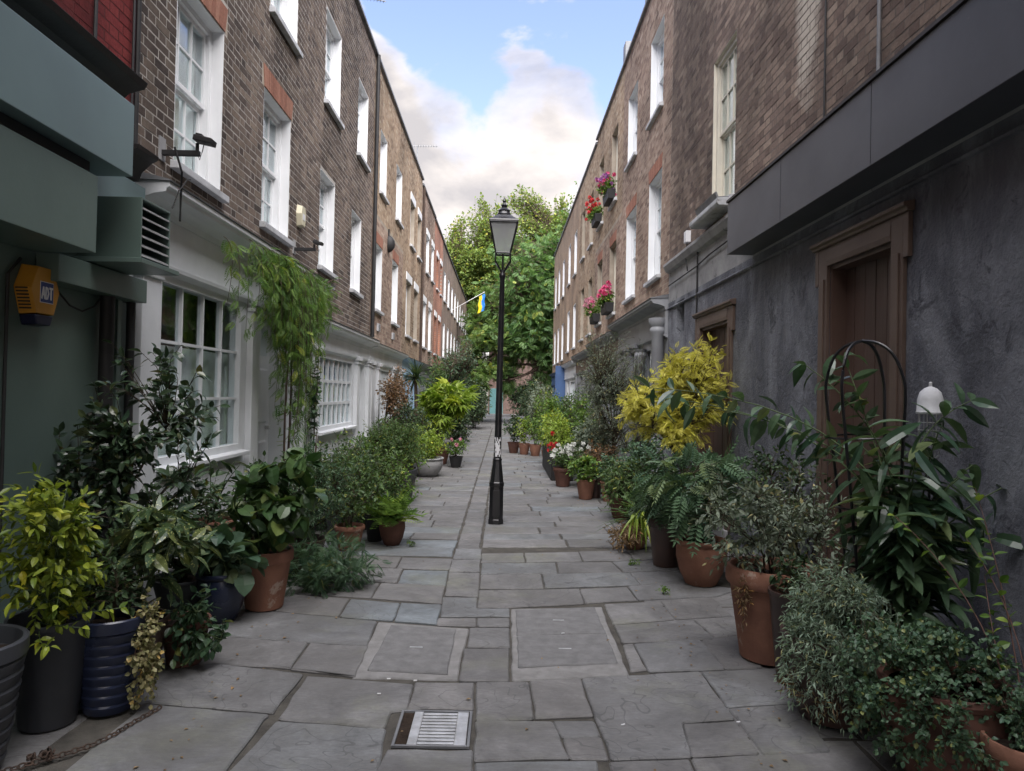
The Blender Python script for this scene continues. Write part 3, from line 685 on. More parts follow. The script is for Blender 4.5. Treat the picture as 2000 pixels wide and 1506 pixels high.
manhole('manhole_cover', 'double-panel grey concrete manhole cover right of the lane centre', [(.10, 5.40), (.795, 5.48), (.768, 4.15), (.088, 4.05)],
        [[(.128, 5.355), (.738, 5.465), (.738, 4.86), (.126, 4.79)], [(.126, 4.78), (.738, 4.85), (.73, 4.325), (.124, 4.23)]], (.43, 4.75, 0))

# ------------------------------------------------------------------ shopfronts and houses
def grid_window(root, sd, W, u0, u1, z0, z1, cols, rows, mat, panes=True, depth=.05, bar=.024, back='curtain', sill=True, fw=.06, proud=None):
    mb = MB(); d = -depth
    mb.fb(sd, W, u0, u0 + fw, d - .06, d + .05, z0, z1); mb.fb(sd, W, u1 - fw, u1, d - .06, d + .05, z0, z1)
    mb.fb(sd, W, u0 + fw, u1 - fw, d - .06, d + .049, z1 - fw, z1); mb.fb(sd, W, u0 + fw, u1 - fw, d - .06, d + .049, z0, z0 + fw)
    a, b, c, e = u0 + fw, u1 - fw, z0 + fw, z1 - fw; h = bar / 2
    for k in range(1, cols): u = a + (b - a) * k / cols; mb.fb(sd, W, u - h, u + h, d - .03, d + .022, c, e)
    for k in range(1, rows): z = c + (e - c) * k / rows; mb.fb(sd, W, a, b, d - .029, d + .019, z - h, z + h)
    w = mb.build('window', mat, root)
    if panes:
        for k in range(cols):
            for q in range(rows):
                MB().fb(sd, W, a + (b - a) * k / cols, a + (b - a) * (k + 1) / cols, d - .008, d - .004, c + (e - c) * q / rows, c + (e - c) * (q + 1) / rows).build('pane', 'glass', w)
    else: MB().fb(sd, W, a, b, d - .008, d - .004, c, e).build('pane', 'glass', w)
    if sill: MB().fprof(sd, W, u0 - .04, u1 + .04, [(-.05, z0 - .06), (-.05, z0 + .002), (.09, z0 - .012), (.09, z0 - .05), (.05, z0 - .06)]).build('sill', mat, w, bevel=.005)
    if back:
        cb = MB(); n = 40; pts = [(u0 + (u1 - u0) * i / n, d - .085 - .012 * math.sin(i * 1.3) - .010 * math.sin(i * .45)) for i in range(n + 1)]
        for i in range(n):
            (ua, pa), (ub, pb2) = pts[i], pts[i + 1]
            cb.quad((sd * (W - pa), ua, z0), (sd * (W - pb2), ub, z0), (sd * (W - pb2), ub, z0 + (z1 - z0) * .64), (sd * (W - pa), ua, z0 + (z1 - z0) * .64))
        cb.build('curtain', back, w, recalc=False, smooth=True)
    MB().fb(sd, W, u0 - .1, u1 + .1, d - 1.1, d - 1.0, z0 - .1, z1 + .1).build('room_back', 'room_dark', w)
    return w
def panel_door(root, sd, W, u0, u1, z0, z1, mat, p=-.12, fmat=None, light=True):
    dr = MB().fb(sd, W, u0, u1, p - .05, p, z0, z1).build('door', mat, root, bevel=.003)
    w = u1 - u0; h = z1 - z0
    for (a, b, c, d) in ((.12, .46, .08, .40), (.54, .88, .08, .40), (.12, .46, .48, .76), (.54, .88, .48, .76)):
        MB().fprof(sd, W, u0 + w * a, u0 + w * b, [(p - .004, z0 + h * c), (p + .014, z0 + h * c + .03), (p + .014, z0 + h * d - .03), (p - .004, z0 + h * d)]).build('panel', mat, dr)
    MB().fb(sd, W, u0 + w * .86, u0 + w * .9, p, p + .05, z0 + h * .45, z0 + h * .47).build('handle', 'steel', dr, bevel=.005)
    if light: MB().fb(sd, W, u0 + w * .15, u0 + w * .85, p - .001, p + .004, z0 + h * .82, z0 + h * .95).build('pane', 'glass', dr)
    return dr
def pilaster(root, sd, W, u0, u1, z0, z1, mat, p=.07):
    mb = MB(); mb.fb(sd, W, u0, u1, 0, p, z0 + .2, z1 - .14); mb.fb(sd, W, u0 - .02, u1 + .02, 0, p + .03, z0, z0 + .2)
    mb.fb(sd, W, u0 - .015, u1 + .015, 0, p + .02, z1 - .14, z1 - .10); mb.fb(sd, W, u0 - .03, u1 + .03, 0, p + .045, z1 - .08, z1 - .001); mb.fb(sd, W, u0 - .005, u1 + .005, 0, p + .004, z1 - .10, z1 - .08)
    return mb.build('pilaster', mat, root, bevel=.006)
def cornice(root, sd, W, u0, u1, z0, z1, out, mat, top='lead', name='cornice'):
    h = z1 - z0
    c = MB().fprof(sd, W, u0, u1, [(0, z0), (.05, z0), (.06, z0 + h * .25), (out * .55, z0 + h * .42), (out * .9, z0 + h * .5), (out * .92, z0 + h * .62), (out, z0 + h * .68), (out, z0 + h * .88), (0, z0 + h * .93)]).build(name, mat, root, bevel=.004)
    if top: MB().fprof(sd, W, u0 - .01, u1 + .01, [(0, z0 + h * .935), (out + .012, z0 + h * .885), (out + .015, z0 + h * .93), (0, z1 + .05)]).build('lead_flashing', top, c)
    return c
def shop(root, sd, W, u0, u1, zt, fz0, fz1, cz0, cz1, out, mat, wins=(), doors=(), pils=(), fmat=None, dmat=None, ctop='lead', panes=True, cu=None, bar=.024, backs='curtain', corn_mat=None):
    holes = [(a, b, c, d) for a, b, c, d, *_ in wins] + [(a, b, .03, fz0 - .12) for a, b in doors]
    wall_sheet(root, sd, W, u0, u1, 0, zt, holes, mat, .25, 'shop_wall')
    MB().fb(sd, W, u0 + .02, u1 - .02, .0, .04, fz0, fz1).build('fascia', fmat or mat, root, bevel=.004)
    MB().fprof(sd, W, u0 + .02, u1 - .02, [(0, fz0 - .06), (.055, fz0 - .03), (.06, fz0), (0, fz0)]).build('fascia_moulding', mat, root)
    cornice(root, sd, W, *(cu or (u0, u1)), cz0, cz1, out, corn_mat or mat, ctop)
    for (a, b, c, d, cols, rws) in wins: grid_window(root, sd, W, a, b, c, d, cols, rws, mat, panes, bar=bar, back=backs)
    for (a, b) in doors:
        panel_door(root, sd, W, a, b, .03, fz0 - .12, dmat or mat, -.20)
    for (a, b) in pils: pilaster(root, sd, W, a, b, 0, fz0, mat)
def house(name, label, sd, W, u0, u1, ztop, zb, bmat, mortar, wins, seed, indiv=0, geo=True, lint=None, reveal='white_paint_bright', frame='white_paint_bright', ridge=None, extra_holes=(), panes=False, upper=None, back='curtain', bars=True, cope='lead', cat='house', sill='sill_paint', depth=.14):
    root = thing(name, label, cat, (sd * W, (u0 + u1) / 2, 0))
    holes = [tuple(w) for w in wins]; lh = []
    for (a, b, c, d) in holes:
        if lint == 'red': lh.append((a - .07, b + .07, d, d + .24))
        if lint == 'white': lh.append((a - .08, b + .08, d, d + .22))
    if lint == 'red1': lh = [(a - .07, b + .07, d, d + .24) for a, b, c, d in holes if d < 5.6]
    if geo:
        wl = wall_sheet(root, sd, W, u0, u1, zb, ztop, holes + list(extra_holes), mortar)
        if upper:
            lay_bricks(root, wl, sd, W, u0, u1, zb, upper[0], holes + lh + list(extra_holes), bmat, seed, indiv)
            lay_bricks(root, wl, sd, W, u0, u1, upper[0], ztop, holes + lh + list(extra_holes), upper[1], seed + 1, 0)
        else: lay_bricks(root, wl, sd, W, u0, u1, zb, ztop, holes + lh + list(extra_holes), bmat, seed, indiv)
    else: wall_sheet(root, sd, W, u0, u1, zb, ztop, holes + list(extra_holes), bmat)
    for h in holes: sash(root, sd, W, *h, reveal=reveal, frame=frame, panes=panes, back=back, bars=bars, sill=sill, depth=depth)
    if lint in ('red', 'red1'):
        for (a, b, c, d) in lh: rubbed_arch(root, sd, W, a + .07, b - .07, c, d - c)
    if lint == 'white':
        for (a, b, c, d) in lh: MB().fb(sd, W, a, b, -.02, .025, c + .004, d - .004).build('lintel', 'white_paint_bright', root, bevel=.005)
    coping(root, sd, W, u0, u1, ztop, cope)
    roof_back(root, sd, W, u0, u1, ztop, ridge or ztop + 2.4)
    return root

# ---- unseen block added behind the camera to keep the near lane in shade
GB = thing('near_shade_block', 'unseen brick block added behind the viewer to shade the near lane', 'building', (0, -4.5, 0))
wall_sheet(GB, 1, RW + .4, -6.0, -3.02, 0, 3.0, [], 'far_brick_brown', .3, 'shade_pier'); wall_sheet(GB, -1, LW + .4, -6.0, -3.02, 0, 3.0, [], 'far_brick_brown', .3, 'shade_pier')
MB().box(-9, 9, -6.0, -3.05, 3.0, 12.0).build('shade_mass', 'far_brick_brown', GB)
MB().box(-9.2, 9.2, -6.2, -2.9, 12.0, 12.15).build('coping', 'lead', GB)
# ---- left terrace
L0 = house('green_shop_building', 'green painted shop with boxed signs and red painted brick at the left edge', -1, LW, -3.0, 5.18, 8.4, 3.42, 'brick_redpaint', 'mortar_red', [(1.2, 2.2, 4.2, 5.6)], 11, 160, cat='shop')
wall_sheet(L0, -1, LW, -3, 5.18, 0, 3.42, [], 'green_paint', .3, 'shop_wall')
# sign boxes, cornice and pipework of the green shop
def sbox(root, name, mat, u0, u1, p0, p1, z0, z1, bevel=.004): return MB().fb(-1, LW, u0, u1, p0, p1, z0, z1).build(name, mat, root, bevel=bevel)
sbox(L0, 'sign_box', 'teal_sign', -3, 4.42, .0, .40, 2.89, 3.33)
sbox(L0, 'shutter_box', 'green_paint', -3, 4.12, .0, .36, 2.36, 2.80)
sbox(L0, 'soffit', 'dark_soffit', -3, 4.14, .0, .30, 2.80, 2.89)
MB().fprof(-1, LW, -3, 4.66, [(0, 3.40), (.14, 3.40), (.18, 3.44), (.24, 3.50), (.34, 3.53), (.36, 3.57), (0, 3.64)]).build('cornice', 'dark_trim', L0, bevel=.004)
MB().fprof(-1, LW, 4.84, 5.12, [(0, 3.06), (.08, 3.06), (.10, 3.12), (.17, 3.19), (.21, 3.21), (.22, 3.24), (0, 3.27)]).build('cornice_return', 'dark_trim', L0, bevel=.004)
sbox(L0, 'side_panel', 'teal_sign', 4.46, 5.14, 0, .12, 2.62, 3.02)
sbox(L0, 'beam', 'green_paint', 4.14, 5.16, .005, .14, 2.20, 2.36)
sbox(L0, 'wall_batten', 'green_paint', 4.95, 5.0, 0, .05, .0, 2.20)
MB().tube([(-LW + .06, 4.80, 0.02), (-LW + .06, 4.80, 2.2)], .045, 12).build('downpipe', 'matte_black', L0, smooth=True)
MB().tube([(-LW + .05, 5.12, 0.02), (-LW + .05, 5.12, 2.24)], .03, 10).build('downpipe', 'matte_black', L0, smooth=True)
MB().tube([(-LW + .015, 3.90, 0.1), (-LW + .015, 3.90, 2.2), (-LW + .015, 4.0, 2.3)], .009, 6).build('cable', 'matte_black', L0)
MB().tube([(-LW + .03, 4.32, 2.16), (-LW + .04, 4.42, 2.09), (-LW + .04, 4.55, 2.07), (-LW + .03, 4.70, 2.12), (-LW + .02, 4.80, 2.2)], .006, 6).build('cable', 'matte_black', L0)
MB().tube([(-LW + .03, 4.62, 3.62), (-LW + .03, 4.64, 8.3)], .012, 6).build('cable', 'matte_black', L0)
MB().tube([(-LW + .03, 5.15, 3.1), (-LW + .03, 5.16, 8.3)], .018, 8).build('downpipe', 'matte_black', L0, smooth=True)
MB().tube([(-LW + .035, 5.08, 3.1), (-LW + .035, 5.085, 8.3)], .009, 6).build('cable', 'matte_black', L0)
# louvred vent
t = thing('louvre_vent', 'dark green boxed extractor vent with silver louvre slats', 'vent', (-LW, 4.72, 2.39))
vx0, vx1, vy0, vy1, vz0, vz1 = -LW + .001, -2.30, 4.54, 4.93, 2.40, 2.80
mb = MB(); mb.box(vx0, vx1, vy0, vy0 + .012, vz0, vz1); mb.box(vx0, vx1, vy1 - .012, vy1, vz0, vz1); mb.box(vx0, vx1, vy0 + .012, vy1 - .012, vz1 - .012, vz1); mb.box(vx0, vx1, vy0 + .012, vy1 - .012, vz0, vz0 + .012)
mb.build('case', 'green_paint', t, bevel=.002)
MB().box(vx0, vx0 + .1, vy0 + .013, vy1 - .013, vz0 + .013, vz1 - .013).build('back_plate', 'matte_black', t)
MB().box(-LW + .002, -2.24, vy0 - .10, vy1 + .02, vz0 - .03, vz0 - .001).build('tray', 'green_paint', t, bevel=.002)
for k in range(6):
    z = vz0 + .035 + k * .06
    MB().fprof(-1, 2.30, vy0 + .013, vy1 - .013, [(-.07, z + .035), (-.07, z + .04), (.0, z + .004), (.0, z - .006), (-.012, z - .004), (-.012, z + .004)]).build('slat', 'steel', t)
# alarm box
t = thing('alarm_box', 'yellow hexagonal alarm box with blue badge on green wall', 'alarm', (-LW, 4.10, 2.0))
yc, zc_ = 4.10, 2.12; hx = [(.0, .17), (.11, .14), (.15, .02), (.10, -.13), (-.10, -.13), (-.15, .02), (-.11, .14)]
hx = [(-.075, .155), (.075, .155), (.135, .02), (.085, -.125), (-.085, -.125), (-.135, .02)]
def extr(mb, poly, x0, x1, k=1.):
    n = len(poly); return mb.add([(x0, yc + a, zc_ + b) for a, b in poly] + [(x1, yc + a * k, zc_ + b * k) for a, b in poly], [(i, (i + 1) % n, n + (i + 1) % n, n + i) for i in range(n)] + [tuple(range(n)), tuple(range(2 * n - 1, n - 1, -1))])
hb = extr(MB(), hx, -LW + .001, -LW + .095, .93).build('case', 'yellow_plastic', t, bevel=.004)
bp = [(-.083, -.127), (.083, -.127), (.062, -.185), (-.062, -.185)]
extr(MB(), bp, -LW + .001, -LW + .09, .97).build('strobe', 'navy_plastic', t, bevel=.006)
for k in range(7):
    z = zc_ + .015 - k * .018; f = (z - (zc_ - .125)) / .145; yy = yc - (.085 + .05 * f)
    MB().box(-LW + .012, -LW + .075, yy - .002 + (.0), yy + .006, z - .004, z + .004).build('vent_slit', 'matte_black', t)
BX = -LW + .0955
MB().box(BX, BX + .0015, yc - .052, yc + .066, zc_ - .055, zc_ + .065).build('badge_border', 'badge_white', t)
MB().box(BX + .0015, BX + .003, yc - .048, yc + .062, zc_ - .051, zc_ + .061).build('badge', 'badge_blue', t)
def letters(word, root, x, y0, z0, hgt, wid, mat, ydir=1, st=.012):
    # block capitals of the badge, built as raised strokes
    G = {'A': [((0, 0), (.5, 1)), ((.5, 1), (1, 0)), ((.2, .36), (.8, .36))], 'D': [((.05, 0), (.05, 1)), ((.05, 1), (.6, .95)), ((.6, .95), (.95, .5)), ((.95, .5), (.6, .05)), ((.6, .05), (.05, 0))], 'T': [((0, 1), (1, 1)), ((.5, 1), (.5, 0))]}
    u = y0
    for ch in word:
        mb = MB()
        for i, ((a, b), (c, d)) in enumerate(G[ch]):
            p = Vector((u + a * wid * ydir, z0 + b * hgt)); q = Vector((u + c * wid * ydir, z0 + d * hgt)); e = (q - p); n = Vector((-e.y, e.x)).normalized() * st / 2
            p -= e.normalized() * st * .3; q += e.normalized() * st * .3
            mb.add([(x, *(p + n)), (x, *(q + n)), (x, *(q - n)), (x, *(p - n)), (x + .001 + i * .0002, *(p + n)), (x + .001 + i * .0002, *(q + n)), (x + .001 + i * .0002, *(q - n)), (x + .001 + i * .0002, *(p - n))], [(0, 1, 2, 3), (7, 6, 5, 4), (0, 4, 5, 1), (1, 5, 6, 2), (2, 6, 7, 3), (3, 7, 4, 0)])
        mb.build('letter', mat, root); u += (wid + .008) * ydir
letters('ADT', t, BX + .003, yc - .040, zc_ - .030, .062, .026, 'badge_white')

# L1a: sooty brick over the tall white shopfront
L1a = house('brick_house', 'sooty dark brick house above the near white shopfront', -1, LW, 5.18, 9.65, 8.4, 3.08, 'brick_sooty', 'mortar_pale', [(5.80, 6.77, 3.43, 4.97), (7.90, 8.90, 3.45, 4.95), (5.9, 6.9, 5.88, 7.27), (8.05, 9.08, 5.90, 7.25)], 21, 300, lint='red1', panes=True)
shop(L1a, -1, LW, 5.18, 9.65, 3.08, 2.56, 2.92, 2.92, 3.12, .26, 'white_paint', [(5.62, 7.46, .98, 2.50, 4, 3)], [(8.0, 8.95)], [(5.24, 5.52), (7.56, 7.78), (9.16, 9.60)], cu=(5.20, 10.33), corn_mat='white_paint')
MB().fb(-1, LW, 5.60, 7.48, .002, .03, .12, .84).build('stall_riser', 'white_paint', L1a, bevel=.004)
MB().tube([(-LW + .02, 5.23, 2.3), (-LW + .02, 5.22, 1.4), (-LW + .02, 5.2, .9)], .006, 6).build('cable', 'matte_black', L1a)
MB().tube([(-2.42, 5.22, 3.35), (-2.38, 5.26, 3.18), (-2.42, 5.34, 3.02), (-2.43, 5.36, 2.84)], .008, 6).build('cable', 'matte_black', L1a)
MB().tube([(-2.40, 5.45, 3.18), (-2.38, 5.36, 3.16), (-2.40, 5.26, 3.04), (-2.42, 5.21, 2.9)], .005, 6).build('cable', 'matte_black', L1a)
# L1b: same brick, lower shopfront with barred window
L1b = house('brick_house', 'dark brick house above the white shop with the tall barred window', -1, LW, 9.65, 14.4, 8.4, 2.66, 'brick_sooty', 'mortar_pale', [(10.36, 11.27, 3.42, 4.83), (12.52, 13.37, 3.40, 4.80), (10.5, 11.48, 5.88, 7.26), (12.85, 13.78, 5.9, 7.26)], 31, 60, panes=True)
shop(L1b, -1, LW, 9.65, 14.4, 2.66, 2.24, 2.44, 2.44, 2.64, .22, 'white_paint', [(10.55, 12.95, 1.0, 2.16, 7, 3)], [(13.30, 14.05)], [(9.98, 10.3), (13.02, 13.25), (14.12, 14.36)], bar=.045)
L2 = house('brick_house', 'brown and yellow stock brick house with narrow white windows beyond a drainpipe', -1, LW, 14.4, 18.95, 8.4, 2.62, 'brick_brown', 'mortar_warm', [(14.85, 15.72, 3.34, 4.72), (17.15, 18.1, 3.30, 4.80), (15.2, 16.05, 5.88, 7.2), (17.5, 18.45, 5.88, 7.2)], 41, 0, lint='red1', upper=(5.3, 'brick_yellow'))
shop(L2, -1, LW, 14.4, 18.95, 2.62, 2.22, 2.42, 2.42, 2.60, .2, 'white_paint', [(15.6, 17.2, .95, 2.14, 6, 3)], [(17.6, 18.4)], [(14.46, 14.7), (15.25, 15.45), (17.3, 17.5), (18.6, 18.9)], panes=False, bar=.04)
MB().tube([(-LW + .06, 14.42, 2.7), (-LW + .06, 14.42, 8.4)], .04, 8).build('downpipe', 'matte_black', L2, smooth=True)
L3 = house('brick_house', 'yellow brick house with white painted lintels above the pale blue shop', -1, LW, 18.95, 22.9, 8.4, 2.58, 'brick_yellow', 'mortar_warm', [(19.65, 20.65, 3.2, 4.7), (21.4, 22.3, 3.2, 4.7), (20.2, 21.1, 5.8, 7.05), (21.9, 22.7, 5.8, 7.05)], 51, 0, lint='white', reveal=None)
shop(L3, -1, LW, 18.95, 22.9, 2.58, 2.15, 2.40, 2.40, 2.56, .18, 'pale_blue', [(19.3, 21.2, .9, 2.07, 3, 3)], [(21.6, 22.5)], [(18.98, 19.2)], panes=False)
L4 = house('brick_house', 'brown brick house with white lintels beside a rusty downpipe', -1, LW, 22.9, 27.2, 8.25, 2.58, 'brick_brown', 'mortar_warm', [(23.75, 24.65, 3.15, 4.65), (25.6, 26.5, 3.15, 4.65), (24.4, 25.3, 5.75, 7.0), (26.2, 27.0, 5.75, 7.0)], 61, 0, lint='white', back='curtain')
shop(L4, -1, LW, 22.9, 27.2, 2.58, 2.15, 2.40, 2.40, 2.56, .18, 'grey_shop', [(23.3, 25.2, .9, 2.07, 3, 3)], [(25.6, 26.5)], [], panes=False)
MB().tube([(-LW + .06, 22.95, 2.6), (-LW + .06, 22.95, 8.2)], .04, 8).build('downpipe', 'rust_iron', L4, smooth=True)
L5 = house('brick_house', 'narrow orange-red brick house with white lintels', -1, LW, 27.2, 31.0, 8.2, 2.55, 'far_brick_red', 'mortar_warm', [(27.75, 28.6, 3.15, 4.6), (29.5, 30.3, 3.15, 4.6), (28.2, 29.0, 5.75, 7.0), (29.9, 30.6, 5.75, 7.0)], 71, 0, geo=False, lint='white', reveal=None)
shop(L5, -1, LW, 27.2, 31.0, 2.55, 2.1, 2.35, 2.35, 2.53, .18, 'brown_fascia', [(27.6, 29.4, .9, 2.0, 3, 3)], [(29.7, 30.5)], [], panes=False)
far_w = [(u, u + .95, z0, z1) for u in (31.8, 34.1, 36.4, 38.7, 41.0, 43.3, 45.6, 47.9, 50.2, 52.0) for z0, z1 in ((1.0, 2.5), (3.25, 4.75), (5.75, 7.05))]
L6 = house('brick_terrace', 'long brown brick terrace with many white windows at the far left', -1, LW, 31.0, 53.6, 8.15, 0, 'far_brick_brown', 'mortar_warm', far_w, 81, 0, geo=False, cope='roof_slate', bars=False)

# ---- right terrace
R0 = house('rendered_building', 'dark grey rendered building with black fascia and brown doors on the right', 1, RW, -3.0, 11.3, 9.1, 3.66, 'brick_umber', 'mortar_dark', [(8.12, 9.02, 3.94, 5.86)], 91, 300, reveal='cream_paint', frame='cream_paint', panes=True, cat='building', depth=.07)
D1 = (4.74, 5.68, .12, 2.68); D2 = (8.22, 9.38, .12, 2.52)
wall_sheet(R0, 1, RW, -3, 11.3, 0, 3.10, [D1, D2, (10.3, 10.76, 2.58, 3.05)], 'dark_stucco', .4, 'ground_floor_wall')
wall_sheet(R0, 1, RW, -3, 11.3, 3.10, 3.66, [], 'grey_stone', .4, 'band')
MB().fb(1, RW, -3, 7.49, .002, .27, 3.12, 3.66).build('fascia', 'black_fascia', R0, bevel=.004)
MB().fprof(1, RW, -3, 7.50, [(0, 3.665), (.285, 3.665), (.285, 3.69), (0, 3.76)]).build('fascia_flashing', 'dark_trim', R0)
MB().fprof(1, RW, -3, 11.25, [(0, 2.985), (.022, 2.99), (.03, 3.005), (.022, 3.02), (0, 3.03)]).build('string_course', 'dark_stucco', R0)
for u in (-.5, 2.05, 4.55, 6.05): MB().fb(1, RW, u, u + .004, .27, .2715, 3.125, 3.655).build('fascia_joint', 'dark_soffit', R0)
def doorcase(root, sd, W, D, mat, dmat):
    u0, u1, z0, z1 = D; a = .15
    dr = MB().fb(sd, W, u0 + .002, u1 - .002, -.17, -.13, z0, z1 - .002).build('door', dmat, root)
    n = 6
    for k in range(n):                                   # vertical boards
        a0 = u0 + (u1 - u0) * k / n + .004; a1 = u0 + (u1 - u0) * (k + 1) / n - .004
        MB().fb(sd, W, a0, a1, -.13, -.122 + .002 * (k % 2), z0 + .01, z1 - .01).build('board', dmat, dr, bevel=.002)
    li = MB(); li.fb(sd, W, u0 + .001, u0 + .03, -.13, -.001, z0, z1 - .001); li.fb(sd, W, u1 - .03, u1 - .001, -.13, -.001, z0, z1 - .001); li.fb(sd, W, u0 + .03, u1 - .03, -.13, -.002, z1 - .03, z1 - .001); li.build('lining', dmat, dr)
    fr = MB()
    fr.fprof(sd, W, u0 - .001, u1 + .001, [(0, z1), (.03, z1), (.035, z1 + .04), (.03, z1 + a), (0, z1 + a)])
    for (q0, q1) in ((u0 - a, u0), (u1, u1 + a)):
        fr.fb(sd, W, q0, q1, 0, .03, 0, z1 + a * .99)
        fr.fb(sd, W, q0 + .04, q1 - .04, .03, .042, .0, z1 - .1)
    ea = .06                                             # ears at the head of the architrave
    for (q0, q1) in ((u0 - a - ea, u0 - a), (u1 + a, u1 + a + ea)): fr.fb(sd, W, q0, q1, 0, .032, z1 - .14, z1 + a * .985)
    fr.fprof(sd, W, u0 - a - ea - .02, u1 + a + ea + .02, [(0, z1 + a), (.05, z1 + a), (.055, z1 + a + .02), (.075, z1 + a + .03), (.075, z1 + a + .055), (0, z1 + a + .07)])
    fr.build('door_frame', mat, dr, bevel=.004)
    MB().fb(sd, W, u0 - a, u1 + a, -.3, .06, 0, z0 - .002).build('doorstep', 'grey_stone', dr, bevel=.01)
doorcase(R0, 1, RW, D1, 'brown_frame', 'brown_door'); doorcase(R0, 1, RW, D2, 'brown_frame', 'brown_door')
nb_ = MB().fb(1, RW, 10.3, 10.76, -.25, -.22, 2.58, 3.05).build('niche_back', 'dark_soffit', R0)
MB().fprof(1, RW, 8.05, 9.25, [(0, 3.80), (.20, 3.80), (.22, 3.83), (.22, 3.88), (0, 3.90)]).build('stone_sill', 'sill_paint', R0, bevel=.006)
MB().fprof(1, RW, 8.1, 8.95, [(.02, 3.90), (.20, 3.885), (.23, 3.96), (.21, 3.965), (.19, 3.91), (.02, 3.92)]).build('lead_ledge', 'lead', R0)
MB().fprof(1, RW, 7.52, 11.28, [(0, 3.56), (.06, 3.58), (.10, 3.66), (.10, 3.70), (0, 3.72)]).build('ledge_moulding', 'grey_stone', R0, bevel=.004)
MB().fb(1, RW, 10.0, 10.13, .0, .07, 3.80, 3.96).build('junction_box', 'badge_white', R0, bevel=.006)
MB().tube([(RW - .04, 10.06, 3.8), (RW - .05, 10.08, 3.6), (RW - .05, 10.0, 3.45), (RW - .03, 10.05, 3.4)], .008, 6).build('cable', 'matte_black', R0)
MB().tube([(RW - .025, 7.55, 3.46), (RW - .03, 9.0, 3.42), (RW - .028, 9.6, 3.38), (RW - .03, 11.2, 3.36)], .009, 6).build('cable', 'matte_black', R0)
MB().tube([(RW - .025, 9.55, 3.75), (RW - .025, 9.55, 2.7)], .012, 6).build('cable', 'matte_black', R0)
MB().tube([(RW - .03, 5.77, 3.7), (RW - .03, 5.77, 8.9)], .009, 6).build('cable', 'matte_black', R0)
MB().tube([(RW - .03, 4.93, 3.7), (RW - .03, 4.93, 8.9)], .014, 6).build('cable', 'lead', R0)
R1 = house('brick_house', 'brown brick house with white painted brick window reveals on the right', 1, RW, 11.3, 16.0, 9.0, 3.22, 'brick_brown', 'mortar_warm', [(11.95, 13.0, 3.68, 5.48), (14.25, 15.38, 3.66, 5.46), (11.98, 13.05, 6.58, 8.10), (14.33, 15.4, 6.54, 8.05)], 101, 40, lint='red1', panes=True)
shop(R1, 1, RW, 11.3, 16.0, 3.22, 2.62, 3.00, 3.0, 3.20, .28, 'grey_shop', [(11.95, 13.6, .95, 2.5, 3, 2), (14.9, 15.7, .95, 2.5, 2, 2)], [(13.85, 14.65)], [(13.65, 13.82), (14.68, 14.86), (15.76, 15.96)], panes=False, backs='blind')
cl_ = MB(); cl_.lathe([(.15, 0), (.15, .2), (.12, .22), (.11, 1.2), (.10, 2.62), (.13, 2.66), (.13, 2.70), (.11, 2.74), (.15, 2.80), (.15, 2.88)], (RW - .12, 11.5, 0), 24); cl_.build('column', 'grey_shop', R1, smooth=True)
cl_ = MB(); cl_.lathe([(.11, .9), (.09, .95), (.085, 2.30), (.11, 2.34), (.11, 2.38), (.09, 2.42), (.12, 2.48)], (RW - .10, 13.0, 0), 20); cl_.build('column', 'grey_shop', R1, smooth=True)
R2 = house('brick_house', 'red and yellow brick house with flower boxes at its windows', 1, RW, 16.0, 20.6, 9.0, 3.1, 'brick_brown', 'mortar_warm', [(16.75, 17.75, 3.6, 5.3), (19.1, 20.05, 3.6, 5.3), (16.8, 17.75, 6.3, 8.1), (19.1, 20.05, 6.3, 8.1)], 111, 0, lint='red1', reveal=None, frame='cream_paint', upper=(5.75, 'brick_yellow'))
shop(R2, 1, RW, 16.0, 20.6, 3.1, 2.5, 2.88, 2.9, 3.08, .24, 'grey_shop', [(16.5, 18.4, .9, 2.4, 3, 2)], [(18.8, 19.7)], [(16.05, 16.3), (20.3, 20.55)], fmat='brown_fascia', panes=False, backs='blind')
MB().fb(1, RW, 15.85, 16.15, -.34, .02, 9.09, 9.55).build('party_wall', 'lead', R2, bevel=.01)
MB().fb(1, RW, 13.4, 13.65, -.34, .02, 9.09, 9.4).build('party_wall', 'lead', R1, bevel=.01)
R3 = house('brick_house', 'yellow brick house with unpainted brick reveals in the right-hand row', 1, RW, 20.6, 25.2, 8.9, 3.0, 'brick_yellow', 'mortar_warm', [(21.3, 22.2, 3.5, 5.2), (23.4, 24.3, 3.5, 5.2), (21.3, 22.2, 6.2, 7.8), (23.4, 24.3, 6.2, 7.8)], 121, 0, reveal=None, frame='cream_paint')
shop(R3, 1, RW, 20.6, 25.2, 3.0, 2.4, 2.78, 2.8, 2.98, .22, 'grey_shop', [(21.0, 22.8, .9, 2.3, 3, 2)], [(23.3, 24.2)], [(20.65, 20.9), (24.9, 25.15)], fmat='brown_fascia', panes=False)
R4 = house('brick_house', 'pale brick house with slim white windows in the right-hand row', 1, RW, 25.2, 30.4, 8.9, 2.9, 'far_brick_yellow', 'mortar_warm', [(26.0, 26.9, 3.4, 5.0), (28.4, 29.3, 3.4, 5.0), (26.0, 26.9, 6.1, 7.7), (28.4, 29.3, 6.1, 7.7)], 131, 0, geo=False)
shop(R4, 1, RW, 25.2, 30.4, 2.9, 2.3, 2.68, 2.7, 2.88, .2, 'white_paint', [(25.8, 27.6, .9, 2.2, 3, 2)], [(28.0, 28.9)], [], panes=False)
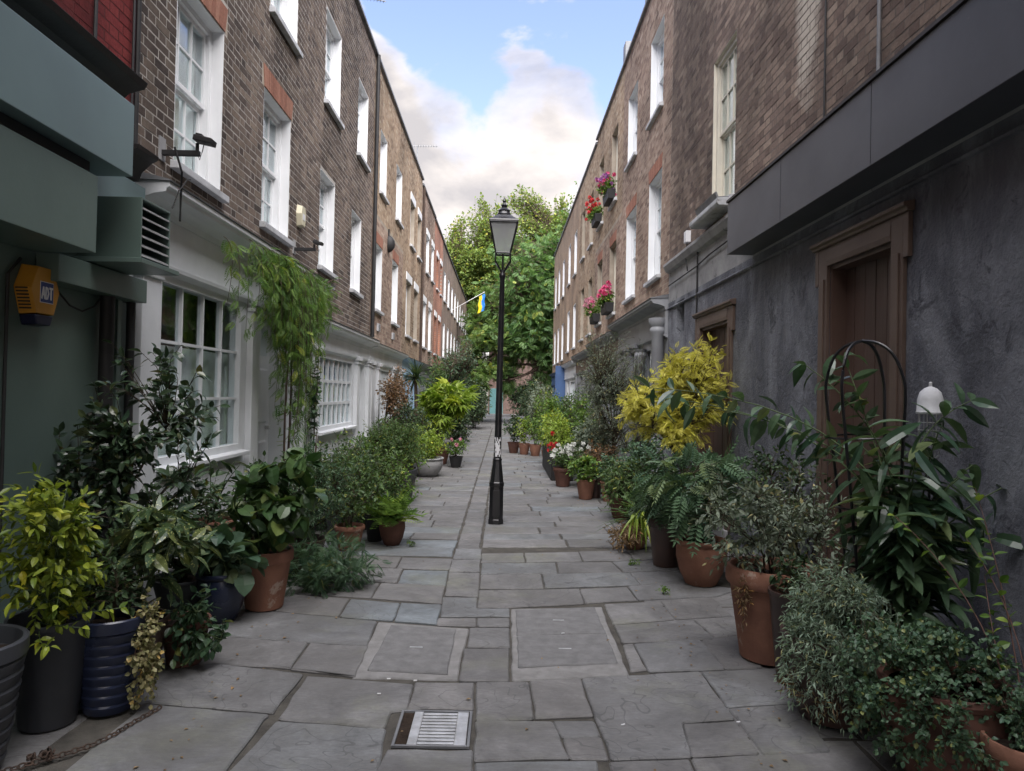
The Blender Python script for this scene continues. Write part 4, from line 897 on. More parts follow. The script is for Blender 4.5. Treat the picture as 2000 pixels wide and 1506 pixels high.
R5 = house('brick_house', 'end house of tan brick with blue shopfront beside the far trees', 1, RW, 30.4, 37.6, 8.9, 2.75, 'far_brick_yellow', 'mortar_warm', [(31.2, 32.1, 3.2, 4.8), (33.6, 34.5, 3.2, 4.8), (35.8, 36.6, 3.2, 4.8), (31.2, 32.1, 6.0, 7.6), (33.6, 34.5, 6.0, 7.6), (35.8, 36.6, 6.0, 7.6)], 141, 0, geo=False)
shop(R5, 1, RW, 30.4, 37.6, 2.75, 2.15, 2.5, 2.55, 2.72, .15, 'blue_paint', [(34.6, 36.4, .9, 2.05, 2, 2)], [(32.3, 33.2)], [], panes=False)
# far end of the lane
FE = thing('end_house', 'pinkish house closing the far end of the lane', 'house', (1.5, 60, 0))
MB().box(-1.2, 9, 60, 66, 0, 5.5).build('wall', 'pink_brick', FE)
MB().box(-1.05, .05, 59.95, 60.0, 0, 2.1).build('door', 'turquoise', FE, bevel=.01)
MB().add([(-1.6, 59.6, 5.5), (9.4, 59.6, 5.5), (9.4, 63, 8), (-1.6, 63, 8), (-1.6, 66.4, 5.5), (9.4, 66.4, 5.5)], [(0, 1, 2, 3), (3, 2, 5, 4), (0, 3, 4), (1, 5, 2)]).build('roof', 'roof_slate', FE)
bs_ = thing('blue_sign', 'blue hanging banner sign on the far right shopfront', 'sign', (RW, 29.8, 1.9))
MB().box(RW - .42, RW - .002, 29.7, 29.74, 1.55, 2.85).build('panel', 'blue_paint', bs_, bevel=.005)
MB().tube([(RW, 29.72, 2.9), (RW - .45, 29.72, 2.9)], .015, 6).build('bracket', 'matte_black', bs_)
FB = thing('balcony_block', 'pale block with balconies glimpsed behind the far trees', 'building', (-5, 66, 0))
MB().box(-9, -2.2, 62, 70, 0, 11).build('wall', 'render_wall', FB)
for z in (2.6, 5.2, 7.8):
    MB().box(-3.6, -1.4, 60.4, 61.99, z, z + .16).build('balcony', 'render_wall', FB, bevel=.01)
    MB().box(-3.6, -1.4, 60.4, 60.46, z + .16, z + .9).build('balcony_rail', 'white_paint', FB)
    MB().box(-3.4, -2.4, 61.93, 61.99, z + .2, z + 2.1).build('window', 'room_dark', FB)

# ------------------------------------------------------------------ street lamp
t = thing('street_lamp', 'black Victorian lamp post with glazed lantern in the lane centre', 'street lamp', (-.05, 8.94, 0), rot=(0, R(.35), 0))
def L(mb, nm, mat, smooth=True, parent=t, **k): return mb.build(nm, mat, parent, smooth=smooth, local=True, **k)
oc = R(22.5)
L(MB().lathe([(.100, 0), (.100, .05), (.094, .06), (.091, .46), (.098, .47), (.098, .505), (.088, .52), (.056, .775), (.060, .785), (.060, .80), (.05, .81)], n=8, rot=oc), 'base', 'black_iron', False, bevel=.004)
L(MB().lathe([(.046, .80), (.040, 1.6), (.034, 2.6), (.030, 3.05), (.040, 3.07), (.040, 3.09), (.030, 3.11), (.028, 3.16)], n=20), 'column', 'black_iron')
dp = MB().box(-.045, .045, -.098, -.0935, .1, .42); L(dp, 'access_door', 'black_iron', False, bevel=.003)
st = MB(); rng = random.Random(3)
n = 10; zs = [.83 + .24 * i / n for i in range(n + 1)]
for i in range(n):                                       # torn paper round the front of the column
    w0, w1 = rng.uniform(.55, 1.1), rng.uniform(.5, 1.0)
    for k in range(7):
        a0 = -math.pi / 2 - w0 + (w0 + w1) * k / 7; a1 = -math.pi / 2 - w0 + (w0 + w1) * (k + 1) / 7
        if rng.random() < .22: continue
        q = .0475
        st.quad((q * math.cos(a0), q * math.sin(a0), zs[i]), (q * math.cos(a1), q * math.sin(a1), zs[i]), (q * math.cos(a1), q * math.sin(a1), zs[i + 1]), (q * math.cos(a0), q * math.sin(a0), zs[i + 1]))
L(st, 'torn_sticker', 'badge_white', False, recalc=False)
cr = MB()
for k in range(4):
    a = math.pi / 4 + k * math.pi / 2; c, s = math.cos(a), math.sin(a)
    cr.tube([(.02 * c, .02 * s, 3.12), (.05 * c, .05 * s, 3.17), (.125 * c, .125 * s, 3.25), (.135 * c, .135 * s, 3.28), (.13 * c, .13 * s, 3.345)], .010, 6)
cr.tube([(0, 0, 3.1), (0, 0, 3.36)], .012, 8)
L(cr, 'cradle', 'black_iron')
fr = MB(); zb, zt, wb, wt = 3.36, 3.73, .088, .168
for sx in (-1, 1):
    for sy in (-1, 1): fr.tube([(sx * wb, sy * wb, zb), (sx * wt, sy * wt, zt)], .009, 6)
for (z, w, r) in ((zb, wb, .012), (zt, wt, .013)):
    for q in ((-1, -1, 1, -1), (1, -1, 1, 1), (1, 1, -1, 1), (-1, 1, -1, -1)): fr.tube([(q[0] * w, q[1] * w, z), (q[2] * w, q[3] * w, z)], r, 6)
lf = L(fr, 'lantern_frame', 'black_iron')
for (ax, sg) in ((0, -1), (0, 1), (1, -1), (1, 1)):
    def P(w, u, z): return (sg * w, u, z) if ax == 0 else (u, sg * w, z)
    L(MB().quad(P(wb, -wb, zb), P(wb, wb, zb), P(wt, wt, zt), P(wt, -wt, zt)), 'glass_pane', 'lamp_glass', False, lf, recalc=False)
s2 = math.sqrt(2); k4 = R(45)
L(MB().lathe([(.178 * s2, 3.725), (.180 * s2, 3.745), (.172 * s2, 3.765), (.12 * s2, 3.80), (.085 * s2, 3.835)], n=4, rot=k4), 'lantern_roof', 'black_iron', False, bevel=.004)
L(MB().lathe([(.085, 3.83), (.09, 3.85), (.078, 3.87), (.07, 3.885), (.078, 3.90), (.05, 3.925), (.03, 3.945), (.042, 3.965), (.02, 3.985), (.014, 4.0), (.024, 4.02), (.012, 4.05), (.002, 4.075)], n=16), 'finial', 'black_iron')
L(MB().lathe([(.05, 3.56), (.055, 3.60), (.055, 3.70), (.03, 3.73)], n=16), 'light_head', 'grey_stone')
L(MB().tube([(.02, 0, 3.36), (.01, .01, 3.58)], .006, 6).tube([(-.05, .02, 3.40), (-.1, .03, 3.62), (-.11, .02, 3.70)], .003, 5), 'wiring', 'matte_black')

# ------------------------------------------------------------------ fixtures on the walls
def floodlight(label, u, z, reach, sc=1.):
    t = thing('floodlight', label, 'floodlight', (-LW, u, z), 'floodlights on wall brackets')
    MB().box(-LW - .002, -LW + .012, u - .05, u + .05, z - .06, z + .12).build('wall_plate', 'grey_stone', t)
    MB().box(-LW + .012, -LW + reach, u - .02, u + .02, z - .02, z + .02).build('arm', 'matte_black', t, bevel=.003)
    MB().tube([(-LW + reach - .02, u, z), (-LW + reach - .02, u, z + .11 * sc)], .014, 8).build('post', 'matte_black', t)
    h = MB(); cx, cz = -LW + reach + .05 * sc, z + .14 * sc; a = R(-12)
    def q(x, zz): return (cx + x * math.cos(a) - zz * math.sin(a), cz + x * math.sin(a) + zz * math.cos(a))
    for (x0, x1, z0, z1, w) in ((-.10 * sc, .10 * sc, -.03 * sc, .03 * sc, .08 * sc), (-.09 * sc, -.02 * sc, .03 * sc, .055 * sc, .06 * sc)):
        c = [q(x0, z0), q(x1, z0), q(x1, z1), q(x0, z1)]
        h.add([(p[0], u - w, p[1]) for p in c] + [(p[0], u + w, p[1]) for p in c], [(0, 1, 2, 3), (7, 6, 5, 4), (0, 4, 5, 1), (1, 5, 6, 2), (2, 6, 7, 3), (3, 7, 4, 0)])
    h.build('lamp_head', 'matte_black', t, bevel=.006)
    MB().tube([(-LW + reach - .02, u, z), (-LW + reach, u, z - .05), (-LW + reach + .02, u, z + .02), (cx, u, cz)], .004, 5).build('cable', 'matte_black', t)
floodlight('black floodlight on a bracket under the nearest first-floor window', 5.60, 3.43, .30, .72)
floodlight('small black floodlight on a bracket past the cream alarm box', 9.15, 3.40, .28, .6)
t = thing('alarm_box', 'cream plastic alarm box on the dark brick wall', 'alarm', (-LW, 9.3, 3.75))
yc, zc_ = 9.33, 3.86; extr(MB(), [(-.08, .14), (.08, .14), (.12, .02), (.08, -.14), (-.08, -.14), (-.12, .02)], -LW - .002, -LW + .07, .88).build('case', 'cream_plastic', t, bevel=.006)
extr(MB(), [(-.05, .03), (.05, .03), (.05, -.05), (-.05, -.05)], -LW + .069, -LW + .074, 1).build('plate', 'badge_white', t)
t = thing('wall_lamp', 'round black bulkhead lamp on the yellow brick wall', 'wall lamp', (-LW, 16.5, 5.0))
bl = MB(); nn = 16
for (p, r) in ((.0, .16), (.10, .15), (.16, .08)):
    pass
prof = [(.16, 0), (.16, .05), (.13, .10), (.07, .15), (.01, .16)]
vs = [(-LW + p, 16.45 + r * math.cos(2 * math.pi * k / nn) * .7, 5.0 + r * math.sin(2 * math.pi * k / nn) * 1.2) for r, p in prof for k in range(nn)]
bl.add(vs, [(j * nn + k, j * nn + (k + 1) % nn, (j + 1) * nn + (k + 1) % nn, (j + 1) * nn + k) for j in range(len(prof) - 1) for k in range(nn)]).build('housing', 'matte_black', t, smooth=True)
MB().box(-LW, -LW + .03, 16.42, 16.48, 5.18, 5.34).build('bracket', 'matte_black', t)
for u, z, lb in ((15.35, 2.98, 'small grey vent box under the nearer white window of the brown house'), (17.4, 2.96, 'small grey vent box under the farther white window of the brown house')):
    t = thing('vent_cover', lb, 'vent', (-LW, u, z)); MB().box(-LW - .002, -LW + .04, u - .12, u + .12, z - .08, z + .08).build('case', 'sill_paint', t, bevel=.005)
    for k in range(4): MB().box(-LW + .04, -LW + .044, u - .1, u + .1, z - .055 + k * .033, z - .045 + k * .033).build('slat', 'lead', t)
t = thing('door_keypad', 'small framed entry panel beside the barred white window', 'entry panel', (-LW + .07, 10.12, 1.5))
MB().box(-LW + .07, -LW + .085, 10.06, 10.2, 1.42, 1.62).build('frame', 'matte_black', t); MB().box(-LW + .085, -LW + .09, 10.08, 10.18, 1.44, 1.60).build('plate', 'badge_white', t)
def aerial(label, base, mast, d, n, L_, el):
    t = thing('tv_aerial', label, 'aerial', base); b = Vector(base); top = b + Vector((0, 0, mast)); dv = Vector(d).normalized(); e = Vector((-dv.y, dv.x, 0)).normalized()
    MB().tube([b, top], .013, 6).build('mast', 'aerial_metal', t)
    MB().tube([top - dv * .12, top + dv * L_], .009, 6).build('boom', 'aerial_metal', t)
    for k in range(n):
        c = top + dv * (L_ * (k + .3) / n); h = el * (1 - .35 * k / n)
        MB().tube([c - e * h + Vector((0, 0, .0)), c + e * h], .005, 5).tube([c, c + Vector((0, 0, .05))], .004, 4).build('element', 'aerial_metal', t)
    MB().tube([top - dv * .1 + Vector((0, 0, .15)), top - dv * .1 - Vector((0, 0, .12))], .006, 5).build('reflector', 'aerial_metal', t)
aerial('comb-shaped television aerial above the nearer left parapet', (-2.85, 12.75, 8.42), .26, (1, .35, .02), 11, .62, .09)
aerial('smaller television aerial on a mast farther along the left roofs', (-2.85, 22.6, 8.4), 1.0, (1, .15, .06), 8, .65, .12)
t = thing('parapet_pipe', 'thin dark pipe running along the top of the left parapet', 'pipe', (-LW, 15, 8.5))
MB().tube([(-LW - .05, u, 8.62 + .015 * math.sin(u * 2)) for u in np.linspace(7, 21.5, 16)], .014, 6).build('pipe', 'matte_black', t)
for u in np.arange(7.5, 21.5, 1.6): MB().tube([(-LW - .05, u, 8.45), (-LW - .05, u, 8.62)], .009, 5).build('clip', 'matte_black', t)
t = thing('chimney_stack', 'square brick chimney stack rising from the left roofs', 'chimney', (-3.4, 23.2, 8.0))
MB().box(-3.7, -3.0, 22.75, 23.25, 7.9, 9.0).build('stack', 'far_brick_brown', t, bevel=.01); MB().box(-3.75, -2.95, 22.7, 23.3, 9.0, 9.08).build('cap', 'grey_stone', t)
for x in (-3.5, -3.2): MB().lathe([(.09, 9.08), (.08, 9.35), (.1, 9.38), (.07, 9.4)], (x, 23.0, 0), 12).build('chimney_pot', 'terracotta', t, smooth=True)
# flag on its pole
t = thing('flag', 'blue and yellow flag hanging from a pole at the far left', 'flag', (-LW, 36, 5.7))
MB().tube([(-LW, 36, 5.75), (-1.0, 36, 6.75)], .012, 6).build('pole', 'badge_white', t)
for nm, m, x0, zt in (('yellow_half', 'flag_yellow', -1.27, 6.50), ('blue_half', 'flag_blue', -1.13, 6.58)):
    mb = MB(); nz = 14; nx = 5
    vs = [(x0 + .14 * i / nx - .16 * (j / nz) * (1 - i / nx) * .3 + .02 * math.sin(j * .8), 35.98 + .05 * math.sin(i * 1.4 + j * .55), zt + .08 * i / nx - .85 * j / nz) for j in range(nz + 1) for i in range(nx + 1)]
    mb.add(vs, [(j * (nx + 1) + i, j * (nx + 1) + i + 1, (j + 1) * (nx + 1) + i + 1, (j + 1) * (nx + 1) + i) for j in range(nz) for i in range(nx)])
    mb.build(nm, m, t, smooth=True, recalc=False)
# chain lying by the striped pots
t = thing('chain', 'rusty iron chain lying on the ground by the ribbed pots', 'chain', (-1.75, 3.2, 0))
cp = [(-2.02, 2.98), (-1.95, 3.05), (-1.86, 3.13), (-1.78, 3.22), (-1.74, 3.32), (-1.72, 3.42), (-1.69, 3.52), (-1.66, 3.62)]
lk = MB(); nn = 10
tor = []
for i in range(nn):
    th = 2 * math.pi * i / nn; tor.append((.016 * math.cos(th) , .010 * math.sin(th), 0))
lk.tube(tor + [tor[0]], .0038, 5, False); lm = lk.mesh('link', 'rust_iron', True)
acc = 0
for (a, b) in zip(cp, cp[1:]):
    va, vb = Vector(a), Vector(b); L_ = (vb - va).length; k = int(L_ / .024)
    for i in range(k):
        p = va + (vb - va) * (i / k); o = bpy.data.objects.new('link', lm); link(o, t)
        o.location = Vector((p.x, p.y, .012)) - t.location; o.rotation_euler = (R(75) if acc % 2 else R(10), 0, math.atan2(vb.y - va.y, vb.x - va.x)); acc += 1
for i in range(14):
    o = bpy.data.objects.new('link', lm); link(o, t); o.location = Vector((-1.93 + random.uniform(-.05, .05), 3.1 + random.uniform(-.03, .03), .015 + random.random() * .02)) - t.location
    o.rotation_euler = (random.random() * 3, random.random() * 3, random.random() * 3)
# cigarette butts
for i, (x, y, lb) in enumerate([(-.60, 4.02, 'white cigarette butt in the joint at the lower edge of the single manhole'), (-.45, 4.0, 'white cigarette butt nearest the corner where single manhole meets middle slab'), (.62, 3.50, 'white cigarette butt on the big swirled slab right of centre'), (-.62, 3.82, 'white cigarette butt on the slab above the drain grate'), (1.20, 3.55, 'white cigarette butt near the silvery mound on the right'), (.44, 4.83, 'white paper scrap in the middle of the double manhole cover')]):
    o = MB().tube([(x - .009, y, .006), (x + .010, y + .004 * (i % 3), .006)], .0038, 6).build('cigarette_butt', 'badge_white')
    tag(o, lb, 'litter', 'cigarette butts on the paving')

# ------------------------------------------------------------------ plants: leaf shapes
def nrm(a): return a / np.maximum(np.linalg.norm(a, axis=-1, keepdims=True), 1e-9)
def leaf_tpl(kind, w=.5, curl=.15, fold=.25):
    if kind == 'tiny': return np.array([(0, 0, 0), (-w / 2, .5, fold * w * .5), (0, 1, -curl), (w / 2, .5, fold * w * .5)]), np.array([(0, 2, 1), (0, 3, 2)])
    if kind == 'small':
        V = np.array([(0, 0, 0), (-w / 2, .38, fold * w * .5), (w / 2, .38, fold * w * .5), (0, .42, 0), (-w * .36, .72, fold * w * .3 - curl * .5), (w * .36, .72, fold * w * .3 - curl * .5), (0, 1, -curl)])
        return V, np.array([(0, 3, 1), (0, 2, 3), (1, 3, 4), (3, 2, 5), (3, 6, 4), (3, 5, 6)])
    if kind in ('ovate', 'round', 'strap'):
        if kind == 'ovate': ts, ws = [0, .2, .45, .7, .88, 1], [.04, .72, 1, .78, .36, 0]
        elif kind == 'round': ts, ws = [0, .02, .25, .55, .82, 1], [.05, .62, 1, .98, .6, 0.05]
        else: ts, ws = [0, .15, .35, .55, .75, .9, 1], [.55, .85, 1, .95, .7, .35, 0]
        V = []; F = []
        for t, q in zip(ts, ws):
            z = -curl * t * t; y = t * (1 - .12 * abs(curl) * t); y0 = y - (.12 if kind == 'round' and t == .02 else 0)
            V += [(-w / 2 * q, y0, z + fold * w * .5 * q), (0, y, z), (w / 2 * q, y0, z + fold * w * .5 * q)]
        for i in range(len(ts) - 1):
            a = 3 * i
            F += [(a, a + 1, a + 4), (a, a + 4, a + 3), (a + 1, a + 2, a + 5), (a + 1, a + 5, a + 4)]
        return np.array(V), np.array(F)
    if kind in ('pinnate', 'lacy'):
        V = []; F = []; n = 7 if kind == 'pinnate' else 9
        def lf(o, d, L, ww, z0):
            d = np.array(d) / np.hypot(*d); e = np.array([-d[1], d[0]]); k = len(V)
            o = np.array(o)
            for a, b, zz in ((0, 0, 0), (.45, -ww, .06 * L), (1, 0, -.14 * L), (.45, ww, .06 * L)):
                q = o + d * a * L + e * b * L; V.append((q[0], q[1], z0 + zz))
            F.extend([(k, k + 1, k + 2), (k, k + 2, k + 3)])
        for i in range(n):
            t = .22 + .70 * i / (n - 1); L = (.30 if kind == 'pinnate' else .26) * math.sin(math.pi * (.25 + .62 * i / (n - 1))) + .06; z = -curl * t * t
            for s in (-1, 1): lf((0, t), (s * .9, .45), L * w * 2, .19 if kind == 'pinnate' else .11, z)
        lf((0, .92), (0, 1), .26 * w * 2, .15, -curl * .85)
        k = len(V); V += [(-.008, 0, 0), (.008, 0, 0), (.004, .95, -curl * .9), (-.004, .95, -curl * .9)]; F += [(k, k + 1, k + 2), (k, k + 2, k + 3)]
        return np.array(V), np.array(F)
    if kind == 'palm':                                   # lobed hand-shaped leaf
        V = [(0, .3, 0)]; F = []
        for i in range(8):
            th = R(-125 + 250 * i / 7); L = .72 - .18 * abs(i - 3.5) / 3.5; d = (math.sin(th), math.cos(th)); e = (d[1], -d[0]); k = len(V)
            for a, b, z in ((.45, -.10, .02), (1, 0, -.16), (.45, .10, .02)): V.append((d[0] * a * L + e[0] * b, .3 + d[1] * a * L + e[1] * b, z - curl * a * a))
            F += [(0, k, k + 1), (0, k + 1, k + 2)]
        k = len(V); V += [(-.012, -.3, .05), (.012, -.3, .05), (0, .3, 0)]; F.append((k, k + 1, k + 2))
        return np.array(V, float), np.array(F)
def frames(d, up):
    y = nrm(d); x = nrm(np.cross(y, up)); z = np.cross(x, y); return x, y, z
def spread_leaves(tpl, p, d, up, size):
    V, F = tpl; x, y, z = frames(d, up); s = size[:, None, None]
    W_ = p[:, None, :] + s * (V[None, :, 0:1] * x[:, None, :] + V[None, :, 1:2] * y[:, None, :] + V[None, :, 2:3] * z[:, None, :])
    FF = F[None] + (np.arange(len(p)) * len(V))[:, None, None]
    return W_.reshape(-1, 3), FF.reshape(-1, 3)
def tubes_np(P, r0, r1, sides=4):
    N_, m, _ = P.shape; T = np.empty_like(P); T[:, 1:-1] = P[:, 2:] - P[:, :-2]; T[:, 0] = P[:, 1] - P[:, 0]; T[:, -1] = P[:, -1] - P[:, -2]
    T = nrm(T); ref = np.where(np.abs(T[..., 2:3]) > .9, np.array([1., 0, 0]), np.array([0, 0, 1.]))
    a = nrm(np.cross(T, ref)); b = np.cross(T, a); th = np.arange(sides) * 2 * math.pi / sides
    rr = (np.asarray(r0).reshape(-1, 1) * (1 - np.linspace(0, 1, m)) + np.asarray(r1).reshape(-1, 1) * np.linspace(0, 1, m))
    rr = np.broadcast_to(rr, (N_, m))
    V = P[:, :, None, :] + rr[:, :, None, None] * (a[:, :, None, :] * np.cos(th)[None, None, :, None] + b[:, :, None, :] * np.sin(th)[None, None, :, None])
    idx = np.arange(N_ * m * sides).reshape(N_, m, sides); nx = np.roll(idx, -1, 2)
    F = np.stack([idx[:, :-1], nx[:, :-1], nx[:, 1:], idx[:, 1:]], -1).reshape(-1, 4)
    return V.reshape(-1, 3), F
def bez(a, c, b, t):
    t = t[..., None]; return (1 - t) ** 2 * a + 2 * t * (1 - t) * c + t * t * b
def put_leaves(root, rng, kind, p, d, up, size, mat, w, curl, fold, indiv, name='leaf', rest='foliage', mass='foliage'):
    n = len(p); wp = np.array(root.location) + p; sel = np.zeros(n, bool)
    if indiv:
        dd = np.linalg.norm(wp - CAMP, axis=1) + (~in_view(wp)) * 100; ids = np.argsort(dd)[:min(indiv, 300)]; sel[ids] = True
    q = ~sel
    if q.any():
        # three curls of the same leaf, so that no two sprays look stamped
        Vs, Fs, Ts, k = [], [], [], 0; grp = rng.integers(0, 3, n)
        for gi in range(3):
            m = q & (grp == gi)
            if not m.any(): continue
            V, F = spread_leaves(leaf_tpl(kind, w * (.85 + .15 * gi), curl * (.4 + .7 * gi), fold), p[m], d[m], up[m], size[m])
            nv = len(V) // m.sum(); Vs.append(V); Fs.append(F + k); k += len(V); Ts.append(np.repeat(np.clip(rng.normal(.5, .27, m.sum()), 0, 1), nv))
        o = link(bpy.data.objects.new(rest, mesh_np(rest, np.concatenate(Vs), np.concatenate(Fs), mat, np.concatenate(Ts))), root)
        stuff(o)
    if sel.any():
        var = [mesh_np('leaf', *leaf_tpl(kind, w * (.85 + .3 * (k % 3) / 2), curl * (.3 + .35 * (k % 4)), fold), mat, None) for k in range(8)]
        for k, me in enumerate(var):
            a = me.attributes.new('tint', 'FLOAT', 'POINT'); a.data.foreach_set('value', [(k * 3 % 8 + .5) / 8] * len(me.vertices))
        x, y, z = frames(d[sel], up[sel])
        for i, j in enumerate(np.nonzero(sel)[0]):
            o = bpy.data.objects.new(name, var[int(rng.integers(8))]); link(o, root); s = size[j]
            o.matrix_local = Matrix(((x[i][0] * s, y[i][0] * s, z[i][0] * s, p[j][0]), (x[i][1] * s, y[i][1] * s, z[i][1] * s, p[j][1]), (x[i][2] * s, y[i][2] * s, z[i][2] * s, p[j][2]), (0, 0, 0, 1)))
def shrub(root, seed, c, r, n, kind='small', L=.05, per=6, mat='leaf_mid', smat='twig', base=(0, 0, 0), nmain=5, droop=0., shell=.45, w=.5, curl=.15, fold=.25, tmin=.25, indiv=0, sr=.006, clump=None, up=.25, jitter=.6, trunk=None, zmin=None, lobes=.35, stems=True, lean=None, ring=None):
    rng = np.random.default_rng(seed); c = np.array(c, float); r = np.array(r, float); base = np.array(base, float)
    lob = nrm(rng.normal(size=(7, 3)))
    def cloud(m):
        d = nrm(rng.normal(size=(m, 3))); f = 1 - lobes + lobes * 1.6 * np.clip((d @ lob.T).max(1), 0, 1) ** 2
        return c + d * (rng.random(m) ** shell * f)[:, None] * r
    if clump:
        cc = cloud(clump[0]); k = rng.integers(0, len(cc), n); tips = cc[k] + nrm(rng.normal(size=(n, 3))) * (rng.random(n) ** .5)[:, None] * clump[1] * (.6 + .8 * rng.random(len(cc)))[k][:, None]
    else: tips = cloud(n)
    if zmin is not None: tips[:, 2] = np.maximum(tips[:, 2], zmin + rng.random(len(tips)) * .05)
    # main stems
    tg = tips[rng.integers(0, n, nmain)] * .0 + (cc[rng.choice(len(cc), nmain, replace=len(cc) < nmain)] if clump else cloud(nmain))
    tg = base + (tg - base) * rng.uniform(.65, .95, (nmain, 1))
    b0 = base + np.c_[rng.normal(0, .25, (nmain, 2)) * r[:2].min() * (.25 if not ring else ring), np.zeros(nmain)]
    if trunk is not None: b0 = np.repeat((base + np.array(trunk))[None], nmain, 0)
    ct = b0 + (tg - b0) * np.array([.25, .25, .62]); ts = np.linspace(0, 1, 10)
    mains = bez(b0[:, None], ct[:, None], tg[:, None], np.repeat(ts[None], nmain, 0))
    cand = mains[:, 3:].reshape(-1, 3)
    D = np.linalg.norm(tips[:, None] - cand[None], axis=2) + .4 * np.maximum(0, cand[None, :, 2] - tips[:, None, 2]) if n * len(cand) < 4e6 else None
    if D is None:
        st = np.empty(n, int)
        for q in range(0, n, 4000): st[q:q + 4000] = np.argmin(np.linalg.norm(tips[q:q + 4000, None] - cand[None], axis=2), 1)
    else: st = np.argmin(D, 1)
    s0 = cand[st]; ln = np.linalg.norm(tips - s0, axis=1, keepdims=True)
    ctl = s0 + (tips - s0) * .5 + np.array([0, 0, 1]) * ln * up + rng.normal(0, .12, (n, 3)) * ln
    if stems:
        V1, F1 = tubes_np(mains, np.full(nmain, sr * 1.6), np.full(nmain, sr * .7), 5)
        m = 4; tw = bez(s0[:, None], ctl[:, None], tips[:, None], np.repeat(np.linspace(0, 1, m)[None], n, 0))
        tr = min(sr * .5, .016); V2, F2 = tubes_np(tw, np.full(n, tr), np.full(n, tr * .4), 3)
        V = [V1, V2]; F = [F1, F2 + len(V1)]
        if trunk is not None:
            tp = np.array([base + np.array(trunk) * q + np.array([.05 * math.sin(4 * q), .04 * math.sin(5 * q + 1), 0]) * np.linalg.norm(trunk) * .4 * q * (1 - q) for q in np.linspace(0, 1, 8)])[None]
            V3, F3 = tubes_np(tp, np.array([sr * 2.6]), np.array([sr * 1.7]), 9)
            o3 = link(bpy.data.objects.new('trunk', mesh_np('trunk', V3, F3, smat, None, True)), root)
        link(bpy.data.objects.new('branches' if trunk is not None else 'stems', mesh_np('stems', np.concatenate(V), np.concatenate(F), smat)), root)
    tt = np.clip(np.linspace(tmin, 1, per)[None] + rng.normal(0, .06, (n, per)), .05, 1); tt[:, -1] = 1
    P = bez(s0[:, None], ctl[:, None], tips[:, None], tt)
    T = nrm(2 * (1 - tt)[..., None] * (ctl - s0)[:, None] + 2 * tt[..., None] * (tips - ctl)[:, None])
    rad = rng.normal(size=P.shape); rad -= (rad * T).sum(-1, keepdims=True) * T; rad = nrm(rad)
    k = np.ones((n, per, 1)) * .55; k[:, -1] = 1.6
    d = T * k + rad * .85 * (1 - (k > 1) * .6) + np.array([0, 0, -droop]) + rng.normal(0, .15, P.shape)
    u = np.array([0, 0, 1.]) + rng.normal(0, jitter, P.shape)
    sz = L * rng.uniform(.6, 1.2, (n, per))
    put_leaves(root, rng, kind, P.reshape(-1, 3), d.reshape(-1, 3), u.reshape(-1, 3), sz.ravel(), mat, w, curl, fold, indiv, rest='crown' if trunk is not None and not indiv else 'foliage')
    return tips
def stalks(root, seed, paths, per, kind, L, mat, smat='green_stem', w=.3, curl=.3, fold=.3, sr=.006, indiv=300, droop=.2, tmin=.15, jitter=.4, out=.9, fwd=.5):
    rng = np.random.default_rng(seed); A = np.array([p[0] for p in paths], float); Cc = np.array([p[1] for p in paths], float); B = np.array([p[2] for p in paths], float); n = len(A)
    V, F = tubes_np(bez(A[:, None], Cc[:, None], B[:, None], np.repeat(np.linspace(0, 1, 10)[None], n, 0)), np.full(n, sr), np.full(n, sr * .4), 6)
    link(bpy.data.objects.new('stems', mesh_np('stems', V, F, smat, None, True)), root)
    tt = np.clip(np.linspace(tmin, 1, per)[None] + rng.normal(0, .02, (n, per)), 0, 1); tt[:, -1] = 1
    P = bez(A[:, None], Cc[:, None], B[:, None], tt); T = nrm(2 * (1 - tt)[..., None] * (Cc - A)[:, None] + 2 * tt[..., None] * (B - Cc)[:, None])
    ref = nrm(np.cross(T, np.array([0, 0, 1.]) + rng.normal(0, .05, P.shape))); oth = np.cross(T, ref)
    ang = (np.arange(per) * 2.4)[None] + rng.normal(0, .5, (n, per)) + rng.random((n, 1)) * 6
    rad = ref * np.cos(ang)[..., None] + oth * np.sin(ang)[..., None]
    d = T * fwd + rad * out + np.array([0, 0, -droop]); u = np.array([0, 0, 1.]) + rng.normal(0, jitter, P.shape)
    put_leaves(root, rng, kind, P.reshape(-1, 3), d.reshape(-1, 3), u.reshape(-1, 3), L * rng.uniform(.65, 1.15, n * per), mat, w, curl, fold, indiv)
def rosette(root, seed, n, L, mat, w=.08, curl=.6, base=(0, 0, 0), el=(10, 80), indiv=300, kind='strap', fold=.5, spread=.03):
    rng = np.random.default_rng(seed); az = rng.random(n) * 2 * math.pi; e = np.radians(rng.uniform(*el, n))
    d = np.c_[np.cos(az) * np.cos(e), np.sin(az) * np.cos(e), np.sin(e)]; p = np.array(base) + rng.normal(0, spread, (n, 3)) * [1, 1, .3]
    put_leaves(root, rng, kind, p, d, np.tile([0, 0, 1.], (n, 1)) + rng.normal(0, .1, (n, 3)), L * rng.uniform(.7, 1.1, n), mat, w, curl, fold, indiv)
